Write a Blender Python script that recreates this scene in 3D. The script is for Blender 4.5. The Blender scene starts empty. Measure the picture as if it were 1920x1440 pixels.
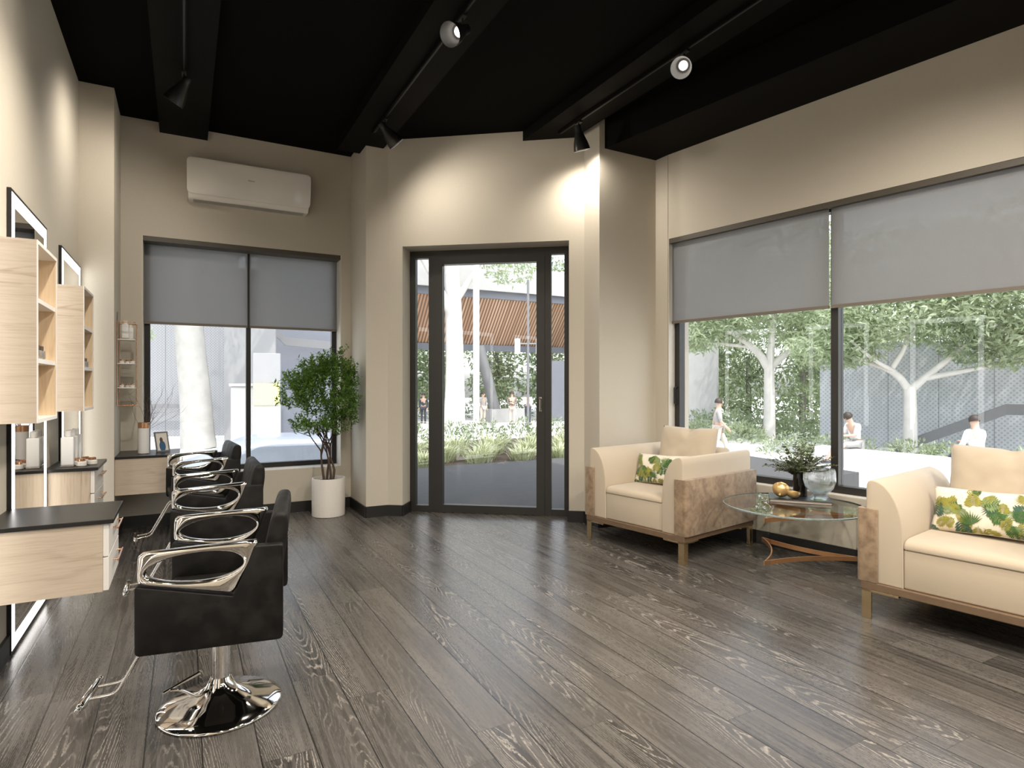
import bpy, bmesh, math, random
from mathutils import Vector, Matrix, noise as mnoise
PI = math.pi
R = math.radians
sc = bpy.context.scene
COL = sc.collection

# ------------------------------------------------------------------ camera, sky, sun, exposure
cam_data = bpy.data.cameras.new('camera')
cam = bpy.data.objects.new('camera', cam_data)
COL.objects.link(cam)
cam.location = (0, 0, 1.2)
cam.rotation_euler = (R(90), 0, R(-28.62))
cam_data.sensor_width = 36
cam_data.lens = 21.13
cam_data.shift_y = 2 / 1920
cam_data.clip_start = 0.02
cam_data.clip_end = 500
sc.camera = cam

sc.view_settings.view_transform = 'Standard'
sc.view_settings.look = 'None'
sc.view_settings.gamma = 1
sc.view_settings.use_curve_mapping = False
sc.view_settings.exposure = 0.74
sc.cycles.use_denoising = True
sc.cycles.max_bounces = 9
sc.cycles.diffuse_bounces = 5
sc.cycles.glossy_bounces = 4
sc.cycles.transmission_bounces = 6
sc.cycles.transparent_max_bounces = 14
sc.cycles.caustics_reflective = False
sc.cycles.caustics_refractive = False
sc.cycles.sample_clamp_indirect = 6

world = bpy.data.worlds.new('sky')
sc.world = world
world.use_nodes = True
wn = world.node_tree
wn.nodes.clear()
w_out = wn.nodes.new('ShaderNodeOutputWorld')
w_bg = wn.nodes.new('ShaderNodeBackground')
w_sky = wn.nodes.new('ShaderNodeTexSky')
w_sky.sky_type = 'NISHITA'
w_sky.sun_disc = False
w_sky.sun_elevation = R(62)
w_sky.sun_rotation = R(190)
w_sky.air_density = 1.0
w_sky.dust_density = 2.5
w_bg.inputs['Strength'].default_value = 0.36
w_hs = wn.nodes.new('ShaderNodeHueSaturation')
w_hs.inputs['Saturation'].default_value = 0.32
wn.links.new(w_sky.outputs[0], w_hs.inputs['Color'])
wn.links.new(w_hs.outputs[0], w_bg.inputs[0])
wn.links.new(w_bg.outputs[0], w_out.inputs[0])

sun_data = bpy.data.lights.new('sun', 'SUN')
sun_data.energy = 2.25
sun_data.angle = R(0.8)
sun_data.color = (1.0, 0.96, 0.9)
sun = bpy.data.objects.new('sun', sun_data)
COL.objects.link(sun)
sun.rotation_euler = Vector((0.10, 0.42, -0.90)).to_track_quat('-Z', 'Y').to_euler()

SPOT_W = 98.0          # power of one track spotlight
WARM = (1.0, 0.91, 0.79)

# ------------------------------------------------------------------ node helpers
class NB:
    def __init__(self, name):
        self.m = bpy.data.materials.new(name)
        self.m.use_nodes = True
        self.t = self.m.node_tree
        self.t.nodes.clear()
        self.out = self.t.nodes.new('ShaderNodeOutputMaterial')
    def n(self, typ, **kw):
        nd = self.t.nodes.new(typ)
        for k, v in kw.items():
            setattr(nd, k, v)
        return nd
    def put(self, sock, v):
        if isinstance(v, bpy.types.NodeSocket):
            self.t.links.new(v, sock)
        else:
            if sock.type == 'RGBA' and len(v) == 3:
                v = (*v, 1)
            sock.default_value = v
    def math(self, op, a, b=0.0, c=None, clamp=False):
        nd = self.n('ShaderNodeMath', operation=op, use_clamp=clamp)
        self.put(nd.inputs[0], a); self.put(nd.inputs[1], b)
        if c is not None: self.put(nd.inputs[2], c)
        return nd.outputs[0]
    def mix(self, f, a, b, blend='MIX'):
        nd = self.n('ShaderNodeMix', data_type='RGBA', blend_type=blend)
        self.put(nd.inputs[0], f); self.put(nd.inputs[6], a); self.put(nd.inputs[7], b)
        return nd.outputs[2]
    def mapr(self, v, a, b, c=0.0, d=1.0, smooth=True):
        nd = self.n('ShaderNodeMapRange', interpolation_type='SMOOTHSTEP' if smooth else 'LINEAR')
        for i, x in enumerate((v, a, b, c, d)): self.put(nd.inputs[i], x)
        return nd.outputs[0]
    def coord(self, which='Object'):
        return self.n('ShaderNodeTexCoord').outputs[which]
    def sep(self, v):
        nd = self.n('ShaderNodeSeparateXYZ'); self.put(nd.inputs[0], v); return nd.outputs
    def comb(self, x, y, z):
        nd = self.n('ShaderNodeCombineXYZ')
        for i, v in enumerate((x, y, z)): self.put(nd.inputs[i], v)
        return nd.outputs[0]
    def scale(self, v, s):
        nd = self.n('ShaderNodeMapping'); self.put(nd.inputs[0], v); nd.inputs['Scale'].default_value = s
        return nd.outputs[0]
    def noise(self, v, scale=5.0, detail=2.0, rough=0.5, dist=0.0):
        nd = self.n('ShaderNodeTexNoise'); self.put(nd.inputs['Vector'], v)
        nd.inputs['Scale'].default_value = scale; nd.inputs['Detail'].default_value = detail
        nd.inputs['Roughness'].default_value = rough; nd.inputs['Distortion'].default_value = dist
        return nd.outputs[0]
    def white(self, v):
        nd = self.n('ShaderNodeTexWhiteNoise', noise_dimensions='3D'); self.put(nd.inputs['Vector'], v)
        return nd.outputs[0]
    def bump(self, h, strength=0.2, dist=0.01):
        nd = self.n('ShaderNodeBump'); nd.inputs['Strength'].default_value = strength
        nd.inputs['Distance'].default_value = dist; self.put(nd.inputs['Height'], h)
        return nd.outputs[0]
    def bsdf(self, color, rough=0.5, metal=0.0, normal=None, **kw):
        nd = self.n('ShaderNodeBsdfPrincipled')
        self.put(nd.inputs['Base Color'], color); self.put(nd.inputs['Roughness'], rough)
        self.put(nd.inputs['Metallic'], metal)
        if normal is not None: self.put(nd.inputs['Normal'], normal)
        for k, v in kw.items(): self.put(nd.inputs[k.replace('_', ' ')], v)
        return nd.outputs[0]
    def mixs(self, f, a, b):
        nd = self.n('ShaderNodeMixShader'); self.put(nd.inputs[0], f)
        self.t.links.new(a, nd.inputs[1]); self.t.links.new(b, nd.inputs[2])
        return nd.outputs[0]
    def done(self, s):
        self.t.links.new(s, self.out.inputs[0])
        return self.m

def simple(name, color, rough=0.5, metal=0.0, var=0.06, scale=14.0, bump=0.0, **kw):
    b = NB(name)
    c = b.coord()
    nz = b.noise(c, scale, 3.0)
    lo = tuple(x * (1 - var) for x in color); hi = tuple(min(1, x * (1 + var)) for x in color)
    col = b.mix(nz, lo, hi)
    nrm = b.bump(nz, bump, 0.004) if bump else None
    return b.done(b.bsdf(col, rough, metal, nrm, **kw))

def fabric(name, color, scale=900.0, rough=0.9, var=0.12, sheen=0.3):
    b = NB(name)
    c = b.coord()
    fine = b.noise(c, scale, 1.0)
    big = b.noise(c, 6.0, 3.0)
    col = b.mix(fine, tuple(x * (1 - var) for x in color), tuple(min(1, x * (1 + var)) for x in color))
    col = b.mix(b.math('MULTIPLY', big, 0.12), col, tuple(x * 0.8 for x in color))
    return b.done(b.bsdf(col, rough, 0, b.bump(fine, 0.15, 0.001), Sheen_Weight=sheen, Sheen_Roughness=0.5))

def glass_thin(name, tint=(1, 1, 1), refl=1.0, ior=1.5):
    b = NB(name)
    tr = b.n('ShaderNodeBsdfTransparent'); tr.inputs[0].default_value = (*tint, 1)
    gl = b.n('ShaderNodeBsdfGlossy'); gl.inputs['Roughness'].default_value = 0.0
    fr = b.n('ShaderNodeFresnel'); fr.inputs[0].default_value = ior
    geo = b.n('ShaderNodeNewGeometry')
    f = b.math('MULTIPLY', b.math('MULTIPLY', fr.outputs[0], refl, clamp=True), b.math('SUBTRACT', 1.0, geo.outputs['Backfacing']))
    return b.done(b.mixs(f, tr.outputs[0], gl.outputs[0]))

def emit(name, color, strength):
    b = NB(name)
    e = b.n('ShaderNodeEmission'); e.inputs[0].default_value = (*color, 1); e.inputs[1].default_value = strength
    return b.done(e.outputs[0])

def oak(name, axis='X', light=(0.54, 0.445, 0.345), dark=(0.33, 0.245, 0.165)):
    b = NB(name)
    c = b.coord()
    st = {'X': (1.0, 6, 34), 'Z': (34, 6, 1.0), 'Y': (34, 1.0, 34)}[axis]
    v = b.scale(c, st)
    fib = b.noise(v, 3.2, 5.0, 0.65)
    st2 = {'X': (0.8, 2, 5.5), 'Z': (5.5, 2, 0.8), 'Y': (5.5, 0.8, 5.5)}[axis]
    ring = b.noise(b.scale(c, st2), 2.0, 2.0, 0.5, 0.3)
    r = b.math('SINE', b.math('MULTIPLY', ring, 40.0))
    r = b.math('MULTIPLY', b.mapr(r, 0.3, 1.0), b.mapr(b.noise(b.scale(c, st2), 1.1, 1.0), 0.45, 0.65))
    fine = b.noise(b.scale(c, tuple(s * 3 for s in st)), 5.0, 2.0)
    k = b.math('MULTIPLY_ADD', r, 0.22, b.math('MULTIPLY', fib, 0.75))
    k = b.math('MULTIPLY_ADD', b.math('SUBTRACT', fine, 0.5), 0.4, k)
    col = b.mix(b.mapr(k, 0.24, 0.86), light, dark)
    return b.done(b.bsdf(col, 0.5, 0, b.bump(fib, 0.08, 0.002)))

# ------------------------------------------------------------------ materials
M = {}
def wallpaint():
    b = NB('beige_wall_paint')
    c = b.coord()
    weave = b.noise(b.scale(c, (60, 60, 220)), 3.0, 2.0)
    weave2 = b.noise(b.scale(c, (260, 260, 40)), 3.0, 2.0)
    k = b.math('MULTIPLY', b.math('ADD', weave, weave2), 0.5)
    col = b.mix(b.mapr(k, 0.35, 0.65), (0.53, 0.483, 0.402), (0.575, 0.528, 0.443))
    return b.done(b.bsdf(col, 0.75, 0, b.bump(k, 0.12, 0.001)))
M['wall'] = wallpaint()
M['reveal'] = simple('pale_reveal_paint', (0.66, 0.62, 0.55), 0.7, var=0.03)
M['ceiling'] = simple('black_ceiling_paint', (0.0030, 0.0026, 0.0021), 0.8, var=0.1, scale=4, Specular_IOR_Level=0.06)
M['beam'] = simple('black_beam_paint', (0.0034, 0.0030, 0.0024), 0.65, var=0.1, scale=4, Specular_IOR_Level=0.10)
M['baseboard'] = simple('black_baseboard', (0.012, 0.0115, 0.011), 0.42)
M['frame'] = simple('dark_bronze_aluminium', (0.021, 0.019, 0.016), 0.42, var=0.1)
M['black_frame'] = simple('black_aluminium', (0.008, 0.008, 0.008), 0.4)
M['pane'] = glass_thin('window_glass', (0.96, 0.97, 0.97), 1.0, 1.5)
M['chrome'] = simple('chrome', (0.72, 0.69, 0.65), 0.06, 1.0, var=0.02)
M['steel'] = simple('satin_steel', (0.42, 0.40, 0.38), 0.2, 1.0, var=0.02)
M['gold'] = simple('brushed_gold', (0.66, 0.50, 0.29), 0.26, 1.0, var=0.08, scale=60)
M['copper'] = simple('rose_copper', (0.72, 0.40, 0.24), 0.24, 1.0, var=0.08)
M['copper_wood'] = simple('copper_strip', (0.62, 0.33, 0.16), 0.32, 0.75, var=0.12, scale=30)
M['oak'] = oak('pale_oak_veneer', 'X')
M['oak_v'] = oak('upright_grain_oak_veneer', 'Z', (0.50, 0.41, 0.31), (0.30, 0.225, 0.155))
M['oak_in'] = oak('golden_oak_lining', 'Z', (0.68, 0.53, 0.36), (0.50, 0.36, 0.22))
M['white'] = simple('white_lacquer', (0.80, 0.77, 0.73), 0.35, var=0.02)
M['counter'] = simple('black_worktop', (0.0095, 0.0085, 0.0075), 0.33, var=0.15, scale=40, Specular_IOR_Level=0.4)
M['mirror'] = simple('mirror_glass', (0.74, 0.72, 0.69), 0.01, 1.0, var=0.0)
M['led'] = emit('led_strip_glow', (1.0, 0.98, 0.95), 3.2)
M['leather'] = NB('x').m
def leather():
    b = NB('black_leather')
    c = b.coord()
    mott = b.noise(c, 14.0, 4.0, 0.6)
    fine = b.noise(c, 260.0, 2.0)
    col = b.mix(b.mapr(mott, 0.35, 0.75), (0.0045, 0.0040, 0.0036), (0.0125, 0.0112, 0.010))
    return b.done(b.bsdf(col, b.mapr(mott, 0.3, 0.7, 0.45, 0.60), 0, b.bump(fine, 0.12, 0.001), Specular_IOR_Level=0.16))
M['leather'] = leather()
M['black_plastic'] = simple('black_plastic', (0.010, 0.0095, 0.009), 0.45)
M['cream'] = fabric('cream_upholstery', (0.50, 0.418, 0.315), 700)
M['cream_light'] = fabric('cream_arm_upholstery', (0.52, 0.437, 0.332), 700)
def suede():
    b = NB('brown_suede')
    c = b.coord()
    m1 = b.noise(c, 9.0, 5.0, 0.6, 0.5); m2 = b.noise(c, 35.0, 3.0)
    k = b.math('MULTIPLY_ADD', m2, 0.35, b.math('MULTIPLY', m1, 0.75))
    col = b.mix(b.mapr(k, 0.35, 0.75), (0.165, 0.105, 0.06), (0.36, 0.255, 0.16))
    return b.done(b.bsdf(col, 0.62, 0, b.bump(m2, 0.08, 0.002), Sheen_Weight=0.25))
M['suede'] = suede()
M['rail'] = simple('brown_wood_rail', (0.155, 0.10, 0.06), 0.45, var=0.2, scale=30)
M['pillow'] = fabric('ivory_cotton', (0.76, 0.70, 0.58), 600, var=0.05)
M['leaf_print'] = [simple('print_green', (0.05, 0.12, 0.03), 0.9, var=0.5, scale=60), simple('print_olive', (0.27, 0.26, 0.045), 0.9, var=0.35, scale=60), simple('print_teal', (0.05, 0.11, 0.075), 0.9, var=0.5, scale=60), simple('print_sage', (0.20, 0.28, 0.12), 0.9, var=0.4, scale=60)]
M['glass'] = glass_thin('clear_glass', (0.90, 0.93, 0.92), 1.3, 1.5)
M['table_glass'] = glass_thin('tabletop_glass', (0.95, 0.965, 0.955), 1.0, 1.5)
M['acrylic'] = glass_thin('clear_acrylic', (0.95, 0.955, 0.95), 1.3, 1.45)
M['glass_edge'] = simple('polished_glass_edge', (0.30, 0.36, 0.35), 0.1, 0.3, var=0.5, scale=80)
def real_glass():
    b = NB('blown_glass')
    g = b.n('ShaderNodeBsdfGlass'); g.inputs['Color'].default_value = (0.97, 0.98, 0.97, 1); g.inputs['IOR'].default_value = 1.4; g.inputs['Roughness'].default_value = 0
    t = b.n('ShaderNodeBsdfTransparent')
    return b.done(b.mixs(0.45, g.outputs[0], t.outputs[0]))
M['blown'] = real_glass()
M['black_gloss'] = simple('black_glazed_ceramic', (0.006, 0.006, 0.006), 0.12)
M['book'] = simple('charcoal_book_cover', (0.030, 0.034, 0.036), 0.35)
M['paper'] = simple('book_pages', (0.42, 0.36, 0.31), 0.8, var=0.25, scale=200)
M['gold_bowl'] = simple('antique_gold', (0.72, 0.50, 0.22), 0.32, 0.7, var=0.25, scale=26)
M['amber'] = simple('amber_lining', (0.60, 0.28, 0.07), 0.35, 0.4, var=0.2)
M['pot'] = simple('white_planter', (0.70, 0.66, 0.61), 0.55, var=0.04, scale=60, bump=0.05)
M['soil'] = simple('dark_soil', (0.045, 0.030, 0.020), 0.95, var=0.5, scale=90, bump=0.6)
M['bark'] = simple('brown_bark', (0.085, 0.055, 0.038), 0.85, var=0.35, scale=50, bump=0.4)
def leafmat(name, c1, c2, trans=0.35, rough=0.4):
    b = NB(name)
    oi = b.noise(b.coord(), 7.0, 2.0)
    rnd = b.noise(b.coord(), 60.0, 1.0)
    col = b.mix(b.mapr(b.math('MULTIPLY_ADD', rnd, 0.6, b.math('MULTIPLY', oi, 0.4)), 0.35, 0.65), c1, c2)
    p = b.bsdf(col, rough)
    tl = b.n('ShaderNodeBsdfTranslucent'); b.put(tl.inputs[0], b.mix(0.35, col, (0.30, 0.42, 0.06)))
    return b.done(b.mixs(trans, p, tl.outputs[0]))
M['leaf'] = leafmat('fresh_green_leaves', (0.045, 0.11, 0.017), (0.19, 0.34, 0.06), 0.42)
M['eucalyptus'] = leafmat('grey_green_leaves', (0.045, 0.060, 0.030), (0.14, 0.16, 0.085), 0.25, 0.6)
M['twig'] = simple('dry_twig', (0.12, 0.085, 0.065), 0.8)
M['tree_leaf'] = leafmat('street_tree_leaves', (0.25, 0.31, 0.20), (0.54, 0.60, 0.43), 0.45)
M['far_leaf'] = leafmat('distant_tree_leaves', (0.15, 0.20, 0.12), (0.38, 0.44, 0.29), 0.4)
M['tree_bark'] = simple('pale_bark', (0.62, 0.59, 0.56), 0.85, var=0.22, scale=2.5, bump=0.2)
def ground_mat(name, c1, c2, scale=6):
    b = NB(name)
    c = b.coord()
    n1 = b.noise(c, scale, 4.0); n2 = b.noise(c, 180.0, 2.0)
    col = b.mix(b.math('MULTIPLY_ADD', n2, 0.4, b.math('MULTIPLY', n1, 0.6)), c1, c2)
    return b.done(b.bsdf(col, 0.85))
M['grey_white_bark'] = simple('grey_white_bark', (0.33, 0.32, 0.30), 0.85, var=0.3, scale=2.5, bump=0.2)
M['soft_concrete'] = ground_mat('soft_grey_concrete', (0.25, 0.25, 0.255), (0.31, 0.31, 0.315), 2)
M['dark_bark'] = simple('grey_bark', (0.22, 0.20, 0.19), 0.85, var=0.3, scale=6)
M['grass'] = leafmat('pale_grass', (0.42, 0.45, 0.27), (0.66, 0.66, 0.50), 0.4, 0.7)
M['shrub'] = leafmat('silver_shrub', (0.16, 0.22, 0.11), (0.50, 0.54, 0.42), 0.4, 0.7)
M['ac'] = simple('white_gloss_plastic', (0.78, 0.74, 0.68), 0.12, var=0.02)
M['ac_grey'] = simple('grey_plastic', (0.36, 0.34, 0.31), 0.5)
M['ink'] = simple('dark_ink', (0.02, 0.02, 0.02), 0.6)
M['bottle'] = simple('white_bottle', (0.74, 0.73, 0.71), 0.25, var=0.02)
M['vase_white'] = simple('white_vase', (0.78, 0.76, 0.74), 0.22, var=0.02)
M['lamp_black'] = simple('black_lamp_paint', (0.010, 0.0095, 0.009), 0.38)
M['lamp_in'] = simple('grey_lamp_lining', (0.10, 0.095, 0.09), 0.5)
M['bulb'] = emit('lit_bulb', (1.0, 0.93, 0.84), 3.0)
M['photo'] = None
def photo_mat():
    b = NB('portrait_print')
    c = b.coord('Generated')
    s = b.sep(c)
    d = b.math('ADD', b.math('POWER', b.math('DIVIDE', b.math('SUBTRACT', s[0], 0.5), 0.28), 2.0), b.math('POWER', b.math('DIVIDE', b.math('SUBTRACT', s[2], 0.25), 0.30), 2.0))
    body = b.mapr(d, 0.9, 1.1, 1.0, 0.0)
    d2 = b.math('ADD', b.math('POWER', b.math('DIVIDE', b.math('SUBTRACT', s[0], 0.45), 0.14), 2.0), b.math('POWER', b.math('DIVIDE', b.math('SUBTRACT', s[2], 0.60), 0.15), 2.0))
    head = b.mapr(d2, 0.9, 1.1, 1.0, 0.0)
    col = b.mix(body, (0.72, 0.68, 0.63), (0.04, 0.11, 0.22))
    col = b.mix(head, col, (0.10, 0.07, 0.06))
    return b.done(b.bsdf(col, 0.25))
M['photo'] = photo_mat()

def blind_mat():
    b = NB('grey_blind_mesh')
    c = b.coord()
    weave = b.noise(b.scale(c, (500, 500, 120)), 3.0, 1.0)
    weave2 = b.noise(b.scale(c, (120, 120, 500)), 3.0, 1.0)
    k = b.math('MULTIPLY', b.math('ADD', weave, weave2), 0.5)
    col = b.mix(k, (0.27, 0.269, 0.268), (0.35, 0.349, 0.347))
    d = b.n('ShaderNodeBsdfDiffuse'); b.put(d.inputs[0], col)
    tl = b.n('ShaderNodeBsdfTranslucent'); b.put(tl.inputs[0], (0.49, 0.488, 0.485))
    tr = b.n('ShaderNodeBsdfTransparent'); tr.inputs[0].default_value = (1, 1, 1, 1)
    s = b.mixs(0.42, d.outputs[0], tl.outputs[0])
    open_ = b.mapr(k, 0.35, 0.65, 0.09, 0.24)
    return b.done(b.mixs(open_, s, tr.outputs[0]))
M['blind'] = blind_mat()
M['reveal_shade'] = simple('dark_taupe_reveal_shade', (0.075, 0.063, 0.047), 0.5)  # dark colour standing in for shade on the underside of the window reveals
M['blind_rail'] = simple('taupe_rail', (0.16, 0.135, 0.105), 0.5)

def floor_mat():
    b = NB('dark_limed_oak_planks')
    c = b.coord()
    x, y, z = b.sep(c)
    W, Ln = 0.1652, 1.62
    u = b.math('DIVIDE', b.math('ADD', x, 0.6087), W)
    row = b.math('FLOOR', u)
    r1 = b.white(b.comb(row, 3.0, 0.0))
    v = b.math('ADD', b.math('DIVIDE', y, Ln), b.math('MULTIPLY', r1, 5.37))
    idn = b.math('FLOOR', v)
    r2 = b.white(b.comb(row, idn, 1.0))
    r3 = b.white(b.comb(row, idn, 7.0))
    fu = b.math('FRACT', u); fv = b.math('FRACT', v)
    eu = b.math('MINIMUM', fu, b.math('SUBTRACT', 1.0, fu))
    ev = b.math('MINIMUM', fv, b.math('SUBTRACT', 1.0, fv))
    gap = b.mapr(eu, 0.009, 0.020, 1.0, 0.0)
    joint = b.mapr(ev, 0.0006, 0.0014, 1.0, 0.0)
    ox = b.math('MULTIPLY', r2, 37.0); oy = b.math('MULTIPLY', r3, 53.0)
    # cathedral rings: contour lines of a stretched field, different on each plank
    xc = b.math('MULTIPLY', b.math('SUBTRACT', r2, 0.5), 1.7)
    xn = b.math('SUBTRACT', b.math('SUBTRACT', fu, 0.5), xc)
    arch = b.math('MULTIPLY', b.math('MULTIPLY', xn, xn), 24.0)
    wob = b.noise(b.comb(b.math('ADD', b.math('MULTIPLY', x, 11.0), ox), b.math('ADD', b.math('MULTIPLY', y, 1.5), oy), r2), 1.0, 2.0, 0.5)
    jit = b.noise(b.comb(b.math('MULTIPLY', x, 190.0), b.math('MULTIPLY', y, 55.0), r3), 1.0, 2.0)
    sgn = b.math('SUBTRACT', b.math('MULTIPLY', b.math('GREATER_THAN', r3, 0.5), 2.0), 1.0)
    ph = b.math('MULTIPLY_ADD', b.math('MULTIPLY', y, sgn), 9.0, arch)
    ph = b.math('MULTIPLY_ADD', wob, 9.0, ph)
    ph = b.math('MULTIPLY_ADD', ph, 6.283, b.math('MULTIPLY', jit, 2.4))
    lines = b.mapr(b.math('SINE', ph), 0.45, 1.0)
    brk = b.noise(b.comb(b.math('MULTIPLY', x, 300.0), b.math('MULTIPLY', y, 70.0), oy), 1.0, 2.0, 0.6)
    lines = b.math('MULTIPLY', lines, b.mapr(brk, 0.32, 0.60))
    patch = b.noise(b.comb(b.math('ADD', b.math('MULTIPLY', x, 5.0), oy), b.math('ADD', b.math('MULTIPLY', y, 1.1), ox), 0.0), 1.0, 2.0)
    lines = b.math('MULTIPLY', lines, b.mapr(patch, 0.36, 0.66, 0.10, 0.95))
    # pores: short fine fibres
    pores = b.noise(b.comb(b.math('ADD', b.math('MULTIPLY', x, 330.0), ox), b.math('MULTIPLY', y, 22.0), oy), 1.0, 2.0, 0.6)
    pore = b.mapr(pores, 0.56, 0.72)
    fib = b.noise(b.comb(b.math('ADD', b.math('MULTIPLY', x, 60.0), ox), b.math('MULTIPLY', y, 2.2), oy), 1.0, 4.0, 0.6)
    base = b.mix(b.mapr(fib, 0.3, 0.72), (0.026, 0.0235, 0.021), (0.080, 0.0725, 0.065))
    base = b.mix(b.math('MULTIPLY', b.mapr(r3, 0.0, 1.0, -0.05, 0.45, smooth=False), 1.0), base, (0.112, 0.101, 0.090))
    col = b.mix(b.math('MULTIPLY', pore, 0.34), base, (0.20, 0.18, 0.157))
    col = b.mix(b.math('MULTIPLY', lines, 0.85), col, (0.35, 0.318, 0.28))
    col = b.mix(b.math('MULTIPLY', joint, 0.5), col, (0.02, 0.018, 0.015))
    col = b.mix(b.math('MULTIPLY', gap, 0.92), col, (0.008, 0.007, 0.006))
    h = b.math('SUBTRACT', b.math('MULTIPLY_ADD', lines, 0.3, fib), b.math('MULTIPLY', gap, 2.0))
    rough = b.math('MULTIPLY_ADD', lines, 0.12, b.mapr(fib, 0.2, 0.8, 0.22, 0.32))
    return b.done(b.bsdf(col, rough, 0, b.bump(h, 0.14, 0.002), Specular_IOR_Level=0.55))
M['floor'] = floor_mat()

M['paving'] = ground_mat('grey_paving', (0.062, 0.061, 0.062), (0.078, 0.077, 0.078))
M['pave_light'] = ground_mat('pale_paving', (0.58, 0.575, 0.56), (0.68, 0.675, 0.66))
M['concrete'] = ground_mat('pale_concrete', (0.36, 0.355, 0.35), (0.44, 0.435, 0.43), 2)
M['white_concrete'] = ground_mat('white_concrete', (0.60, 0.59, 0.58), (0.68, 0.67, 0.66), 2)
M['render'] = simple('grey_render', (0.32, 0.31, 0.30), 0.8)
def perforated(name, c1, c2, sx=7.0, sz=7.0):
    b = NB(name)
    x, y, z = b.sep(b.coord())
    a = b.math('SINE', b.math('MULTIPLY', x, sx * 6.283)); d = b.math('SINE', b.math('MULTIPLY', z, sz * 6.283))
    dots = b.mapr(b.math('MULTIPLY', a, d), 0.15, 0.45)
    seam = b.math('ABSOLUTE', b.math('SUBTRACT', b.math('FRACT', b.math('MULTIPLY', x, 0.72)), 0.5))
    seam = b.mapr(seam, 0.006, 0.014, 1.0, 0.0)
    ridge = b.math('MULTIPLY_ADD', b.math('SINE', b.math('MULTIPLY', x, 38.0)), 0.08, 0.12)
    col = b.mix(dots, c1, c2)
    col = b.mix(ridge, col, c2)
    col = b.mix(b.math('MULTIPLY', seam, 0.6), col, tuple(v * 0.35 for v in c2))
    return b.done(b.bsdf(col, 0.6))
M['perf'] = perforated('perforated_grey_metal', (0.45, 0.465, 0.49), (0.31, 0.325, 0.35))
M['perf_light'] = perforated('perforated_pale_metal', (0.27, 0.275, 0.285), (0.17, 0.175, 0.19), 9, 9)
M['dark_metal'] = simple('dark_grey_steel', (0.16, 0.16, 0.165), 0.5)
M['blue_grey'] = simple('blue_grey_cladding', (0.155, 0.165, 0.195), 0.7, var=0.08, scale=3)
def battens():
    b = NB('timber_battens')
    x, y, z = b.sep(b.coord())
    s = b.math('FRACT', b.math('MULTIPLY', x, 5.5))
    k = b.mapr(s, 0.5, 0.56, 0.0, 1.0)
    nz = b.white(b.comb(b.math('FLOOR', b.math('MULTIPLY', x, 5.5)), 1.0, 2.0))
    c1 = b.mix(nz, (0.40, 0.22, 0.13), (0.62, 0.40, 0.27))
    return b.done(b.bsdf(b.mix(k, c1, (0.16, 0.09, 0.055)), 0.7))
M['battens'] = battens()
M['car'] = simple('silver_car_paint', (0.40, 0.45, 0.53), 0.2, 0.3, var=0.02)
M['car_glass'] = simple('car_window', (0.30, 0.34, 0.40), 0.06, 0.2)
M['tyre'] = simple('tyre_rubber', (0.02, 0.02, 0.02), 0.8)
M['yellow'] = simple('yellow_panel', (0.72, 0.66, 0.26), 0.6)
M['skin'] = simple('skin', (0.55, 0.36, 0.27), 0.6, var=0.04)
M['hair'] = simple('dark_hair', (0.035, 0.024, 0.018), 0.6)
M['cloth_white'] = fabric('white_cloth', (0.75, 0.74, 0.72), 120)
M['cloth_grey'] = fabric('grey_cloth', (0.33, 0.32, 0.31), 120)
M['cloth_dark'] = fabric('dark_cloth', (0.05, 0.055, 0.07), 120)
M['cloth_brown'] = fabric('brown_cloth', (0.17, 0.13, 0.11), 120)
M['cloth_beige'] = fabric('beige_cloth', (0.52, 0.46, 0.40), 120)

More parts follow.
